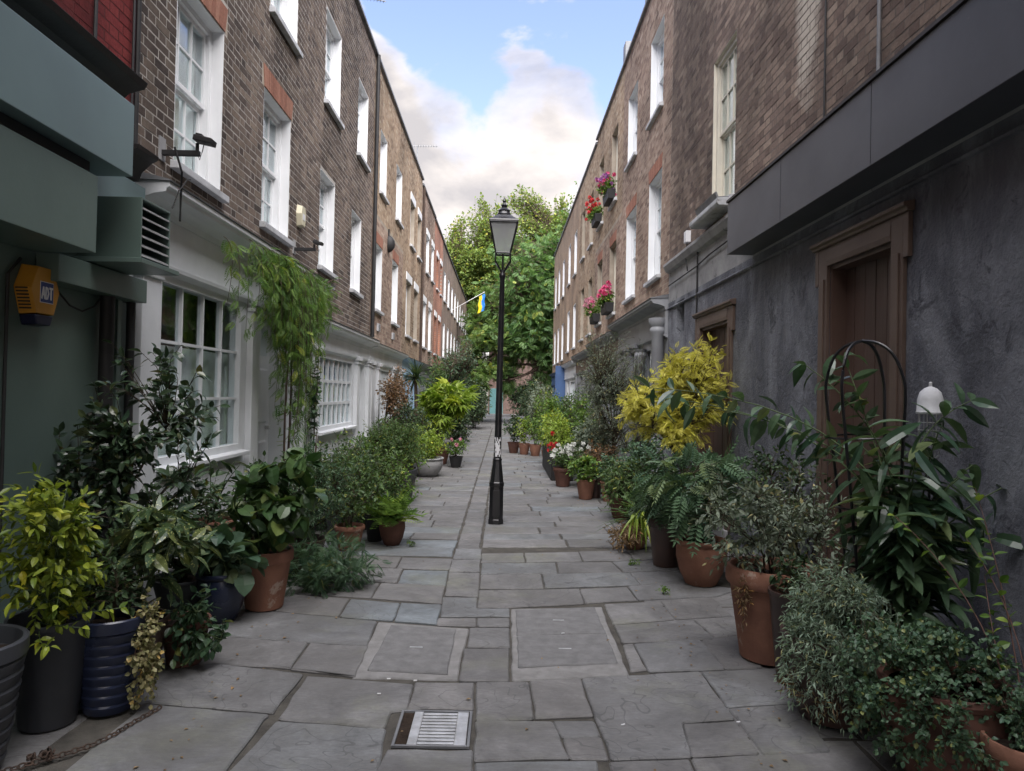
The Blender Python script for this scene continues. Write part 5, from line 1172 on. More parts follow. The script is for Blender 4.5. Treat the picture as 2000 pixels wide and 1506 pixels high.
def blossoms(root, seed, pts, r, mat, name='flower', petals=5, each=6):
    # flower heads: each is a little ball of petals
    rng = np.random.default_rng(seed); V0, F0 = leaf_tpl('tiny', .8, .1, .4); var = []
    for q in range(3):
        m = petals * each; d = nrm(rng.normal(size=(m, 3)) + [0, 0, .4]); V, F = spread_leaves((V0, F0), d * r * .25, nrm(d + rng.normal(0, .7, (m, 3))), d, np.full(m, r * .8)); var.append(mesh_np('flower', V, F, mat))
    for i, p in enumerate(pts):
        o = bpy.data.objects.new(name, var[i % 3]); link(o, root); o.location = p; s = rng.uniform(.7, 1.2); o.scale = (s, s, s); o.rotation_euler = tuple(rng.random(3) * 1.0)
# ------------------------------------------------------------------ pots
def pot(root, kind, rt, h, mat, sx=1, sy=1, c=(0, 0, 0), soil=True):
    rb = rt * .68
    if kind == 'terra':
        body = [(rb * .9, 0), (rb, .008), (rt * .93, h * .80), (rt * .95, h * .82)]
        o = MB().lathe(body + [(rt * .86, h * .82), (rt * .8, h * .8)], c, 32, sx, sy).build('pot', mat, root, True, local=True)
        MB().lathe([(rt * .955, h * .80), (rt * 1.0, h * .81), (rt * 1.03, h * .84), (rt * 1.03, h * .97), (rt * 1.0, h), (rt * .92, h), (rt * .9, h * .98), (rt * .88, h * .8)], c, 32, sx, sy).build('rim', mat, o, True, local=True)
    elif kind == 'ribbed':
        pr = [(rb * .9, 0)]; n = 8
        for k in range(n):
            z0 = h * .86 * k / n; z1 = h * .86 * (k + 1) / n; r0 = rb + (rt - rb) * (k / n) ** .9; r1 = rb + (rt - rb) * ((k + 1) / n) ** .9
            pr += [(r0 * .985, z0 + .002), (r0 * 1.015, z0 + (z1 - z0) * .15), (r1 * 1.02, z0 + (z1 - z0) * .8), (r1 * .99, z1 - .002)]
        o = MB().lathe(pr, c, 36, sx, sy).build('pot', mat, root, True, local=True)
        MB().lathe([(rt * .98, h * .855), (rt * 1.05, h * .87), (rt * 1.06, h * .93), (rt * 1.06, h * .985), (rt * 1.02, h), (rt * .95, h * .99), (rt * .9, h * .85)], c, 36, sx, sy).build('rim', mat, o, True, local=True)
    elif kind == 'bowl':
        pr = [(rt * .55, 0), (rt * .62, .01), (rt * .86, h * .3), (rt * 1.0, h * .62), (rt * 1.0, h * .8), (rt * .95, h * .9)]
        o = MB().lathe(pr, c, 36, sx, sy).build('pot', mat, root, True, local=True)
        MB().lathe([(rt * .94, h * .88), (rt * 1.02, h * .91), (rt * 1.05, h * .96), (rt * 1.02, h), (rt * .93, h), (rt * .88, h * .9)], c, 36, sx, sy).build('rim', mat, o, True, local=True)
    elif kind == 'plain':
        pr = [(rb * .95, 0), (rb, .01), (rt * .98, h * .93), (rt * 1.03, h * .95), (rt * 1.03, h), (rt * .95, h), (rt * .9, h * .85)]
        o = MB().lathe(pr, c, 32, sx, sy).build('pot', mat, root, True, local=True)
    elif kind == 'fluted':
        pr = [(rb * .95, 0), (rb, .01), (rt * .97, h * .9), (rt * 1.0, h * .97), (rt * .99, h), (rt * .92, h), (rt * .9, h * .85)]
        o = MB().lathe(pr, c, 96, sx, sy, flute=(24, .018)).build('pot', mat, root, True, local=True)
    if soil:
        n = 20; rng = random.Random(int(rt * 1000)); mb = MB()
        vs = [(c[0], c[1], c[2] + h * .9)] + [(c[0] + rt * q * sx * math.cos(2 * math.pi * k / n), c[1] + rt * q * sy * math.sin(2 * math.pi * k / n), c[2] + h * (.90 if q < .6 else .86) + rng.uniform(-.008, .008)) for q in (.5, .91) for k in range(n)]
        mb.add(vs, [(0, 1 + k, 1 + (k + 1) % n) for k in range(n)] + [(1 + k, 1 + n + k, 1 + n + (k + 1) % n, 1 + (k + 1) % n) for k in range(n)]).build('soil', 'soil', root, True, local=True, recalc=False)
    return o

# ------------------------------------------------------------------ potted plants, left side
def plant(name, label, loc, cat='plant', group=None): return thing(name, label, cat, loc, group)
GL, GRR = 'potted plants along the left wall', 'potted plants along the right wall'
t = plant('potted_plant', 'big grey ribbed planter in the bottom left corner', (-2.20, 3.00, 0), group=GL)
pot(t, 'ribbed', .215, .54, 'grey_plastic'); shrub(t, 1, (-.05, .02, .62), (.14, .14, .12), 14, 'ovate', .07, 5, 'leaf_choisya', w=.42, indiv=60, nmain=3)
t = plant('potted_shrub', 'yellow-green glossy shrub in a dark pot at the lower left', (-2.13, 3.46, 0), group=GL)
pot(t, 'plain', .18, .50, 'grey_plastic'); shrub(t, 2, (.06, -.10, .86), (.27, .27, .36), 150, 'ovate', .06, 9, 'leaf_choisya', 'green_stem', base=(0, 0, .44), w=.42, curl=.25, indiv=300, nmain=8, up=.35, sr=.005, tmin=.35)
stalks(t, 3, [((0, -.1, .5), (.12, -.2, .52), (.26, -.16, .50)), ((.02, -.1, .5), (.1, -.28, .46), (.2, -.32, .47)), ((.02, 0, .5), (.2, -.12, .55), (.36, -.05, .56))], 13, 'ovate', .06, 'leaf_choisya', w=.42, indiv=0, sr=.004, tmin=.4)
t = plant('potted_plant', 'cream-leaved trailing plant spilling from a dark navy ribbed pot', (-1.93, 3.62, 0), group=GL)
pot(t, 'ribbed', .165, .47, 'navy_glaze')
shrub(t, 4, (.19, -.02, .28), (.085, .12, .27), 130, 'small', .026, 9, 'leaf_cream', 'red_stem', base=(.13, 0, .46), w=.8, droop=.5, nmain=7, up=.0, sr=.003, zmin=.005)
shrub(t, 5, (.0, .05, .62), (.17, .17, .18), 50, 'small', .045, 6, 'leaf_dark', base=(0, 0, .42), nmain=4)
t = plant('camellia_shrub', 'tall dark glossy camellia against the green wall', (-2.34, 4.34, 0), 'shrub', GL)
pot(t, 'plain', .2, .36, 'matte_black'); shrub(t, 6, (.06, 0, 1.15), (.56, .42, .68), 250, 'ovate', .076, 8, 'leaf_camellia', base=(0, 0, .3), w=.5, curl=.25, indiv=300, nmain=9, sr=.008, lobes=.55, tmin=.3)
t = plant('aucuba_shrub', 'spotted laurel with pale speckled leaves in front of the camellia', (-1.98, 3.98, 0), 'shrub', GL)
pot(t, 'plain', .16, .34, 'brown_glaze'); shrub(t, 7, (.16, -.02, .80), (.27, .26, .27), 48, 'ovate', .145, 6, 'leaf_aucuba', 'green_stem', base=(0, 0, .3), w=.36, curl=.3, indiv=288, nmain=7, up=.3, droop=.15, tmin=.45)
t = plant('potted_plant', 'dark trailing plant dangling over the paving beside the navy pots', (-1.82, 4.22, 0), group=GL)
pot(t, 'terra', .14, .26, 'terracotta_dark'); shrub(t, 8, (.10, -.10, .22), (.16, .16, .22), 70, 'ovate', .06, 6, 'leaf_ivy', 'green_stem', base=(0, 0, .24), w=.55, droop=.5, zmin=.012, up=.05, nmain=6)
t = plant('potted_plant', 'broad-leaved plant in a round navy glazed pot', (-1.92, 5.02, 0), group=GL)
pot(t, 'bowl', .165, .34, 'navy_glaze')
shrub(t, 9, (.06, -.05, .46), (.24, .22, .17), 34, 'round', .125, 3, 'leaf_hosta', 'green_stem', base=(0, 0, .3), w=.95, curl=.3, indiv=102, nmain=5, up=.3, jitter=.35, fold=.15, tmin=.6)
t = plant('potted_plant', 'large-leaved plant in a terracotta pot beside the navy bowl', (-1.72, 5.32, 0), group=GL)
pot(t, 'terra', .195, .43, 'terracotta'); shrub(t, 10, (.08, -.02, .84), (.36, .3, .38), 66, 'round', .12, 4, 'leaf_fig', 'green_stem', base=(0, 0, .38), w=.85, curl=.35, indiv=248, nmain=6, up=.25, droop=.3, jitter=.4, fold=.15, tmin=.45)
t = plant('potted_plant', 'long-leaved plant in a raised terracotta pot under the big white window', (-2.30, 5.75, 0), group=GL)
pot(t, 'terra', .18, .56, 'terracotta'); stalks(t, 11, [((0, 0, .5), (.05 * math.cos(k), .05 * math.sin(k), .8), (.22 * math.cos(k), .2 * math.sin(k), 1.0 + .05 * math.sin(3 * k))) for k in range(7)], 8, 'ovate', .16, 'leaf_dark', w=.34, indiv=56, sr=.006)
t = plant('shrub', 'rosemary-like grey-green shrub behind the terracotta pots on the left', (-1.75, 6.35, 0), 'shrub', GL)
pot(t, 'plain', .22, .3, 'brown_glaze'); shrub(t, 12, (.12, 0, .72), (.36, .45, .44), 420, 'tiny', .042, 10, 'leaf_bluegreen', base=(0, 0, .25), w=.26, nmain=14, sr=.004, up=.4)
t = plant('potted_shrub', 'mid-green bushy shrub in a small terracotta pot before the barred window', (-1.52, 7.3, 0), 'shrub', GL)
pot(t, 'terra', .15, .25, 'terracotta'); shrub(t, 13, (-.02, 0, .62), (.30, .36, .40), 260, 'small', .045, 8, 'leaf_mid', base=(0, 0, .2), w=.45, nmain=10, sr=.004)
t = plant('potted_fern', 'feathery fern in a rounded terracotta pot at the lane edge', (-1.13, 7.58, 0), 'fern', GL)
pot(t, 'bowl', .135, .27, 'terracotta_dark'); rosette(t, 14, 46, .34, 'leaf_fresh', w=.55, curl=.55, base=(-.02, 0, .26), el=(15, 75), kind='lacy', indiv=46)
t = plant('potted_plant', 'small plant in a tall black pot next to the fern', (-1.34, 7.75, 0), group=GL)
pot(t, 'plain', .11, .27, 'matte_black'); shrub(t, 15, (0, 0, .42), (.16, .16, .18), 70, 'small', .045, 6, 'leaf_dark', base=(0, 0, .22), nmain=4)
t = plant('spreading_plant', 'lacy ground-hugging plant spreading over the left paving', (-1.50, 6.0, 0), group=GL)
shrub(t, 16, (.10, -.05, .18), (.42, .5, .2), 130, 'lacy', .12, 4, 'leaf_bluegreen', 'green_stem', w=.55, zmin=.012, nmain=14, up=.2, sr=.003, ring=1.)
t = plant('wisteria', 'wisteria vine climbing over the white cornice and hanging down', (-2.46, 7.95, 0), 'vine')
wr = random.Random(4); ws = []
for k in range(150):                                      # strands hanging from the cornice, longest in the middle
    y = wr.gauss(-.05, .62); ln = wr.uniform(.25, .75) + 1.75 * math.exp(-((y - .08) / .40) ** 2) * wr.random() ** .5
    x = wr.uniform(.0, .30) * (1 - .3 * abs(y)); z0 = 2.92 + wr.uniform(-.15, .12)
    ws.append(((x * .6, y, z0), (x + wr.uniform(.02, .16), y + wr.uniform(-.12, .12), z0 + .08 - ln * .2), (x * .9 + wr.uniform(-.05, .08), y + wr.uniform(-.15, .15), max(.5, z0 - ln))))
stalks(t, 17, ws, 17, 'pinnate', .125, 'leaf_wisteria', 'twig', w=.42, curl=.4, fold=.3, sr=.004, indiv=300, droop=.55, tmin=.05, jitter=.6)
stalks(t, 18, [((.05, .0, .0), (.10, .25, 1.3), (.08, .05, 2.9)), ((.08, .1, .0), (.02, -.1, 1.5), (.12, .2, 2.9)), ((.06, .3, 2.0), (.1, .9, 2.9), (.16, 1.7, 3.1)), ((.06, .3, 2.2), (.1, 1.2, 3.0), (.1, 2.1, 2.98))], 22, 'pinnate', .13, 'leaf_wisteria', 'bark', w=.42, curl=.4, sr=.016, indiv=0, droop=.4, tmin=.3)
t = plant('climbing_vine', 'thin leafy vine winding up beside the second white pilaster', (-2.58, 9.85, 0), 'vine')
shrub(t, 20, (.02, .0, 1.45), (.08, .14, .95), 80, 'small', .07, 5, 'leaf_ivy', 'bark', w=.6, droop=.3, nmain=4, sr=.008, up=.1)
for k, (lb, x, y, c, r, n, knd, L_, m, sd_) in enumerate([
    ('shadowy leafy shrub between the yellow-green shrub and the camellia', -2.25, 3.86, (.05, 0, .62), (.30, .26, .38), 150, 'small', .055, 'leaf_dark', 130),
    ('dark leafy filler shrub behind the navy glazed bowl', -2.25, 5.15, (.02, 0, .58), (.32, .34, .42), 190, 'small', .06, 'leaf_dark', 151),
    ('loose green shrub between the raised terracotta pot and the rosemary', -2.05, 6.15, (.05, 0, .62), (.36, .38, .46), 240, 'small', .055, 'leaf_fig', 152),
    ('low dark shrub under the nearest white shop window', -2.25, 6.9, (0, 0, .5), (.36, .5, .46), 170, 'small', .055, 'leaf_dark', 31),
    ('leafy dark shrub at the foot of the wisteria', -2.12, 8.4, (0, 0, .5), (.40, .6, .46), 200, 'small', .055, 'leaf_mid', 32),
    ('leafy bank of green perennials right behind the tall black pot', -1.48, 8.45, (0, 0, .48), (.42, .6, .44), 330, 'small', .05, 'leaf_mid', 141),
    ('bushy bright plant at the near end of the fluted trough', -1.45, 9.35, (0, 0, .46), (.36, .5, .42), 300, 'small', .05, 'leaf_fresh', 142),
    ('grey-green shrub below the barred white window', -2.10, 11.6, (0, 0, .52), (.42, .9, .42), 330, 'tiny', .05, 'leaf_bluegreen', 33),
    ('dense green shrub beside the white shop doorway', -2.05, 13.4, (0, 0, .6), (.42, .7, .5), 260, 'small', .055, 'leaf_mid', 34),
    ('tall loose green perennial behind the fern pot', -1.75, 8.0, (0, 0, .62), (.40, .5, .5), 260, 'small', .05, 'leaf_mid', 131),
    ('fine-leaved green mound before the second white pilaster', -1.75, 9.0, (0, 0, .58), (.42, .6, .5), 520, 'tiny', .05, 'leaf_bluegreen', 132),
    ('yellowing leafy shrub next to the fluted trough', -1.95, 10.2, (0, 0, .6), (.36, .6, .5), 240, 'small', .055, 'leaf_wisteria', 133),
    ('light green leafy shrub between the trough and the stone bowl', -1.62, 12.2, (0, 0, .62), (.42, .7, .46), 330, 'small', .055, 'leaf_fresh', 134),
    ('dark leafy shrub under the bronze climber', -1.95, 15.4, (0, 0, .8), (.45, .9, .7), 380, 'small', .06, 'leaf_dark', 135),
    ('arching green shrub behind the hand-leaved plant', -1.75, 17.6, (0, 0, 1.0), (.5, .9, .85), 420, 'small', .07, 'leaf_mid', 136),
    ('tall spiky-leaved green shrub before the brown house', -1.85, 20.9, (0, 0, 1.35), (.55, 1.1, 1.1), 460, 'tiny', .16, 'leaf_mid', 137),
    ('deep green bush by the pale blue shop', -1.95, 19.2, (0, 0, .92), (.5, .9, .74), 420, 'small', .08, 'leaf_mid', 35),
    ('dark evergreen bush beyond the lime-green palmate plant', -1.36, 22.6, (0, 0, .84), (.48, 1.3, .82), 560, 'small', .085, 'leaf_dark', 36),
    ('broad green bush far down the left side', -2.0, 29.0, (0, 0, 1.3), (.62, 1.8, 1.2), 520, 'small', .11, 'leaf_mid', 37),
    ('dark bush where the lane narrows at the far left', -1.30, 33.6, (0, 0, 1.12), (.72, 1.7, 1.1), 600, 'small', .11, 'leaf_dark', 38)]):
    t = plant('shrub', lb, (x, y, 0), 'shrub', GL)
    if y < 16: pot(t, 'plain', .2, .26, 'fluted_grey')
    shrub(t, sd_, c, r, n, knd, L_, 8, m, base=(0, 0, .15 if y < 16 else 0), w=.28 if knd == 'tiny' else .5, nmain=12, sr=.006)
t = plant('potted_shrub', 'wispy green shrub in a large fluted grey trough on the left', (-1.50, 10.45, 0), 'shrub', GL)
pot(t, 'fluted', .30, .50, 'fluted_grey', .95, 1.9); shrub(t, 21, (-.06, 0, .88), (.46, .85, .40), 520, 'tiny', .06, 9, 'leaf_mid', base=(0, 0, .42), w=.3, nmain=16, sr=.004, ring=1.4)
t = plant('potted_shrub', 'pale yellow-green variegated shrub in a stone-coloured bowl', (-1.42, 13.9, 0), 'shrub', GL)
pot(t, 'bowl', .30, .36, 'grey_stone', 1, 1.3); shrub(t, 22, (-.03, 0, .60), (.40, .75, .36), 380, 'small', .055, 8, 'leaf_lime', base=(0, 0, .3), w=.5, nmain=12, sr=.004)
t = plant('fatsia_plant', 'lime-green plant with big hand-shaped leaves on tall stems', (-1.40, 16.3, 0), 'plant', GL)
pot(t, 'terra', .24, .36, 'terracotta_dark'); shrub(t, 23, (.08, 0, 1.42), (.58, .6, .48), 42, 'palm', .36, 4, 'leaf_lime', 'twig', base=(0, 0, .3), w=.5, curl=.15, nmain=5, sr=.014, indiv=168, droop=.15, jitter=.35, tmin=.55)
t = plant('yucca', 'spiky dark yucca on a bare trunk by the white shop', (-2.06, 17.0, 0), 'plant', GL)
pot(t, 'terra', .22, .34, 'terracotta_dark'); MB().tube([(0, 0, .3), (.03, .02, 1.0), (0, 0, 1.95)], [.05, .045, .04], 8).build('trunk', 'bark', t, True, local=True); rosette(t, 24, 80, .55, 'leaf_dark', w=.07, curl=.35, base=(0, 0, 1.95), el=(-30, 85), indiv=80)
t = plant('climbing_shrub', 'bronze-leaved climber on the third white shopfront', (-2.48, 14.9, 0), 'shrub')
shrub(t, 25, (.22, .3, 1.55), (.30, 1.1, .58), 420, 'small', .06, 7, 'leaf_red', 'bark', w=.55, nmain=8, sr=.008, trunk=(.05, 0, .9)); shrub(t, 26, (.3, .3, 1.0), (.28, .8, .4), 160, 'small', .055, 6, 'leaf_dark', 'bark', nmain=6)
t = plant('small_tree', 'slender blue-green tree rising above the far left shrubs', (-1.85, 25.0, 0), 'tree')
shrub(t, 27, (.15, .2, 2.7), (.78, 1.3, 1.15), 620, 'small', .10, 7, 'leaf_bluegreen', 'bark', w=.35, nmain=10, sr=.02, trunk=(0, 0, 1.4), clump=(26, .3), lobes=.5)
t = plant('potted_plant', 'pink-flowered plant at the foot of the hand-leaved plant', (-.98, 15.6, 0), 'plant', GL)
pot(t, 'plain', .15, .24, 'matte_black'); shrub(t, 28, (0, 0, .42), (.22, .25, .2), 90, 'small', .06, 6, 'leaf_fresh', base=(0, 0, .2)); blossoms(t, 5, [(.1, -.18, .62), (.02, -.2, .5), (-.1, -.1, .6)], .05, 'petal_pale_pink')

# ------------------------------------------------------------------ right side
t = plant('potted_plant', 'terracotta pot with bare reddish stems in the bottom right corner', (2.04, 2.74, 0), group=GRR)
pot(t, 'terra', .15, .32, 'terracotta')
stalks(t, 41, [((0, 0, .28), (.1, .2, .7), (.12, .5, 1.22)), ((0, .02, .28), (0, .2, .8), (-.22, .55, 1.08)), ((.02, 0, .28), (.1, .1, .7), (.05, .45, 1.0)), ((0, 0, .28), (-.05, .1, .5), (.1, .4, .85))], 14, 'ovate', .055, 'leaf_fresh', 'red_stem', w=.6, indiv=56, sr=.004, tmin=.5)
t = plant('potted_plant', 'small-leaved creeper covering a wide red-brown pot', (1.92, 3.06, 0), group=GRR)
pot(t, 'bowl', .25, .42, 'terracotta_dark'); shrub(t, 42, (-.08, -.06, .40), (.37, .34, .32), 760, 'small', .024, 11, 'leaf_bluegreen', 'twig', base=(0, 0, .38), w=.75, droop=.25, nmain=16, sr=.003, up=.15, shell=.3)
t = plant('potted_plant', 'silvery fine-leaved mound in a brown pot at the right edge of the paving', (1.72, 3.66, 0), group=GRR)
pot(t, 'plain', .25, .42, 'brown_glaze'); shrub(t, 43, (-.03, -.08, .40), (.34, .36, .36), 1200, 'tiny', .036, 12, 'leaf_silver', 'twig', base=(0, 0, .36), w=.17, nmain=20, sr=.003, up=.35, shell=.3, curl=.3)
shrub(t, 44, (-.02, -.1, .14), (.28, .3, .12), 130, 'tiny', .05, 7, 'leaf_dry', 'twig', base=(0, 0, .3), w=.12, nmain=8, zmin=.01, stems=True, sr=.002)
t = plant('potted_plant', 'large terracotta pot with a sparse grey-leaved plant', (1.70, 4.47, 0), group=GRR)
pot(t, 'terra', .265, .57, 'terracotta'); shrub(t, 45, (-.14, -.02, .84), (.38, .34, .30), 190, 'small', .052, 8, 'leaf_olive', 'twig', base=(0, 0, .5), w=.36, nmain=9, sr=.004, up=.3, droop=.1)
shrub(t, 46, (-.22, -.16, .42), (.06, .06, .2), 30, 'tiny', .04, 6, 'leaf_dry', 'red_stem', base=(-.16, -.12, .56), w=.25, nmain=3, sr=.003, up=0)
t = plant('potted_plant', 'tall brown glazed pot wedged beside the large terracotta pot', (1.70, 4.08, 0), group=GRR)
pot(t, 'plain', .15, .52, 'brown_glaze'); shrub(t, 47, (0, 0, .6), (.16, .16, .14), 60, 'small', .04, 6, 'leaf_dark', base=(0, 0, .45), nmain=4)
t = plant('lily_plant', 'tall arching plant with long ribbed leaves growing through the obelisk', (2.10, 3.66, 0), 'plant', GRR)
pot(t, 'plain', .23, .42, 'matte_black')
rl = random.Random(12); pa = []
for k in range(36):
    a = rl.uniform(0, 6.28); rr = rl.uniform(.12, .46); zt = rl.uniform(.85, 1.5); pa.append(((rl.uniform(-.12, .12), rl.uniform(-.12, .12), .38), (rl.uniform(-.1, .1), rl.uniform(-.1, .1), zt * .8), (rr * math.cos(a), rr * math.sin(a) * .6, zt)))
stalks(t, 48, pa, 12, 'strap', .25, 'leaf_lily', w=.26, curl=.45, fold=.35, sr=.007, indiv=220, droop=.15, out=1.0, fwd=.35)
br = [((-.05, .1, 1.0), (-.3, .3, 1.55), (-1.1, .95, 1.60)), ((-.05, .05, 1.0), (-.25, .12, 1.62), (-1.22, .62, 1.66)), ((-.05, .08, 1.0), (-.2, .2, 1.5), (-.98, .75, 1.56)), ((.05, .0, .9), (.0, .2, 1.5), (-.35, .5, 1.82)), ((0, .05, .9), (-.1, .15, 1.4), (-.16, .40, 1.86)), ((0, 0, .9), (-.05, .05, 1.45), (.28, -.05, 1.62))]
stalks(t, 49, br, 24, 'ovate', .155, 'leaf_lily', w=.38, curl=.4, fold=.35, sr=.006, indiv=80, droop=.25, out=.9, fwd=.5, tmin=.3)
# obelisk frame
t = thing('obelisk_frame', 'black metal plant obelisk with a hooped top', 'plant support', (2.02, 3.80, 0), rot=(0, R(-3.2), 0))
for k in range(4):
    a = R(35 + 90 * k); c, s = math.cos(a), math.sin(a)
    pts = [(.10 * c, .10 * s, 0), (.13 * c, .13 * s, .6), (.185 * c, .185 * s, 1.3), (.215 * c, .215 * s, 1.62), (.205 * c, .205 * s, 1.74), (.16 * c, .16 * s, 1.85), (.09 * c, .09 * s, 1.91), (0, 0, 1.93)]
    sm = []                                              # round the bends of the rod
    for i in range(len(pts) - 1):
        p0, p1, p2, p3 = (Vector(pts[max(i - 1, 0)]), Vector(pts[i]), Vector(pts[i + 1]), Vector(pts[min(i + 2, len(pts) - 1)]))
        for f in (0, .25, .5, .75): sm.append(.5 * ((2 * p1) + (p2 - p0) * f + (2 * p0 - 5 * p1 + 4 * p2 - p3) * f * f + (3 * p1 - p0 - 3 * p2 + p3) * f ** 3))
    MB().tube(sm + [Vector(pts[-1])], .0085, 7).build('rod', 'black_iron', t, True, local=True)
for z, rr in ((.75, .143), (1.05, .166), (1.42, .196)):
    MB().tube([(rr * math.cos(2 * math.pi * k / 24), rr * math.sin(2 * math.pi * k / 24), z) for k in range(25)], .006, 6, False).build('hoop', 'black_iron', t, True, local=True)
t = thing('bird_feeder', 'hanging bird feeder with a white dome and wire cage', 'bird feeder', (2.25, 3.74, 0))
MB().lathe([(.066, 1.545), (.068, 1.555), (.064, 1.56), (.062, 1.62), (.05, 1.66), (.03, 1.68), (.008, 1.69), (.008, 1.71), (.004, 1.715)], n=20).build('dome', 'sill_paint', t, True, local=True)
for k in range(8):
    a = 2 * math.pi * k / 8; c, s = math.cos(a), math.sin(a)
    MB().tube([(.055 * c, .055 * s, 1.55), (.055 * c, .055 * s, 1.38), (.045 * c, .045 * s, 1.33), (.008 * c, .008 * s, 1.30)], .0022, 5).build('wire', 'steel', t, local=True)
for z in (1.38, 1.42, 1.46, 1.50): MB().tube([(.055 * math.cos(2 * math.pi * k / 16), .055 * math.sin(2 * math.pi * k / 16), z) for k in range(17)], .002, 5, False).build('ring', 'steel', t, local=True)
MB().tube([(0, 0, 0), (0, 0, 1.32)], .007, 6).build('pole', 'black_iron', t, local=True)
t = plant('potted_shrub', 'dark shrub with ladder-like leaflets in a rounded terracotta pot', (1.75, 6.2, 0), 'shrub', GRR)
pot(t, 'bowl', .215, .39, 'terracotta'); shrub(t, 50, (-.02, .15, .84), (.44, .45, .36), 74, 'pinnate', .24, 4, 'leaf_bluegreen', 'twig', base=(0, 0, .34), w=.45, curl=.4, droop=.3, nmain=8, sr=.008, indiv=296, up=.35, jitter=.35, tmin=.5)
t = plant('potted_plant', 'dark brown banded pot with leafy plant behind the rounded terracotta pot', (1.60, 6.86, 0), group=GRR)
pot(t, 'terra', .18, .46, 'brown_glaze'); shrub(t, 51, (-.02, 0, .62), (.26, .28, .22), 60, 'pinnate', .15, 4, 'leaf_dark', base=(0, 0, .4), w=.45, droop=.3)
t = plant('potted_plant', 'strap-leaved plant flopping over a terracotta bowl', (1.44, 7.62, 0), group=GRR)
pot(t, 'bowl', .14, .24, 'terracotta'); rosette(t, 52, 46, .46, 'leaf_mid', w=.085, curl=.75, base=(.08, 0, .26), el=(20, 80), indiv=46)
rosette(t, 53, 16, .42, 'leaf_lime', w=.07, curl=.5, base=(.0, -.2, .42), el=(-75, -20), indiv=16)
shrub(t, 54, (-.12, -.2, .16), (.2, .26, .15), 110, 'tiny', .06, 6, 'leaf_dry', 'red_stem', base=(0, 0, .2), w=.2, nmain=8, zmin=.01, sr=.002)
t = plant('golden_shrub', 'feathery golden-yellow shrub before the small brown doorway', (2.12, 8.35, 0), 'shrub', GRR)
pot(t, 'plain', .2, .36, 'matte_black'); shrub(t, 55, (-.04, 0, 1.58), (.66, .55, .68), 520, 'lacy', .115, 7, 'leaf_gold', 'twig', base=(0, 0, .3), w=.55, curl=.3, nmain=9, sr=.012, trunk=(0, 0, .5), clump=(44, .17), lobes=.5, droop=.15)
for (lb, x, y, c, r, n, knd, L_, m, sd_, px_) in [
    ('tangled dark shrub between the terracotta pot and the brown door', 2.28, 5.75, (-.05, 0, .80), (.34, .5, .46), 240, 'small', .05, 'leaf_dark', 61, 'matte_black'),
    ('grey-leaved straggling shrub at the foot of the grey wall', 2.15, 5.0, (-.1, 0, .72), (.36, .4, .40), 260, 'small', .045, 'leaf_olive', 62, 'brown_glaze'),
    ('bushy dark green plant under the golden shrub', 2.0, 7.4, (0, 0, .55), (.36, .5, .45), 170, 'small', .06, 'leaf_dark', 63, 'matte_black'),
    ('mixed leafy shrub between the golden shrub and the olive', 1.95, 9.8, (0, 0, .66), (.42, .7, .48), 330, 'small', .06, 'leaf_bluegreen', 64, 'brown_glaze'),
    ('low mixed greenery beside the strap-leaved plant', 1.85, 8.6, (0, 0, .5), (.42, .5, .42), 260, 'small', .055, 'leaf_mid', 161, 'brown_glaze'),
    ('reddish-leaved sprawling plant at the foot of the olive', 1.62, 11.9, (0, 0, .5), (.34, .5, .38), 220, 'small', .055, 'leaf_red', 162, 'terracotta_dark'),
    ('grey-green spiky plant beside the black planter', 1.7, 13.4, (0, 0, .7), (.4, .6, .6), 420, 'tiny', .09, 'leaf_olive', 163, None),
    ('leafy green perennial bank beside the pale terracotta pots', 1.62, 9.5, (0, 0, .45), (.36, .55, .40), 300, 'small', .055, 'leaf_mid', 171, 'terracotta_dark'),
    ('bright green bush behind the white flowers', 1.75, 14.4, (0, 0, .85), (.45, 1.0, .75), 420, 'small', .065, 'leaf_fresh', 65, None),
    ('leafy green bush by the brown shop sign', 1.70, 17.4, (0, 0, 1.0), (.5, 1.2, .9), 460, 'small', .075, 'leaf_mid', 66, None),
    ('light green shrub behind the far row of terracotta pots', 1.45, 21.3, (0, 0, 1.05), (.62, 1.4, .95), 520, 'small', .085, 'leaf_fresh', 67, None),
    ('grey-olive shrub halfway down the right side', 1.40, 26.0, (0, 0, 1.1), (.70, 1.8, .98), 560, 'small', .09, 'leaf_olive', 68, None),
    ('dark shrub before the blue shopfront', 1.35, 31.2, (0, 0, 1.2), (.80, 2.0, 1.1), 560, 'small', .10, 'leaf_dark', 69, None)]:
    t = plant('shrub', lb, (x, y, 0), 'shrub', GRR)
    if px_: pot(t, 'plain', .19, .28, px_)
    shrub(t, sd_, c, r, n, knd, L_, 8, m, base=(0, 0, .2 if px_ else 0), w=.45, nmain=12, sr=.006)
t = plant('olive_tree', 'grey-green olive shrub in front of the grey shopfront', (1.95, 12.4, 0), 'tree', GRR)
pot(t, 'plain', .26, .40, 'matte_black'); shrub(t, 56, (-.06, 0, 1.62), (.74, 1.15, 1.02), 1250, 'tiny', .058, 10, 'leaf_olive', 'twig', base=(0, 0, .3), w=.2, nmain=14, sr=.010, trunk=(0, 0, .4), lobes=.5, up=.35)
t = plant('potted_plant', 'white-flowered plant in a banded brown terracotta pot', (1.10, 12.7, 0), group=GRR)
pot(t, 'terra', .17, .33, 'terracotta_dark'); shrub(t, 57, (.08, .05, .50), (.32, .42, .24), 190, 'small', .055, 7, 'leaf_mid', base=(0, 0, .28), nmain=8, sr=.004)
rb_ = np.random.default_rng(8); blossoms(t, 6, [(.08 + rb_.normal(0, .17), -.1 + rb_.normal(0, .2), .66 + rb_.normal(0, .07)) for _ in range(26)], .05, 'petal_white')
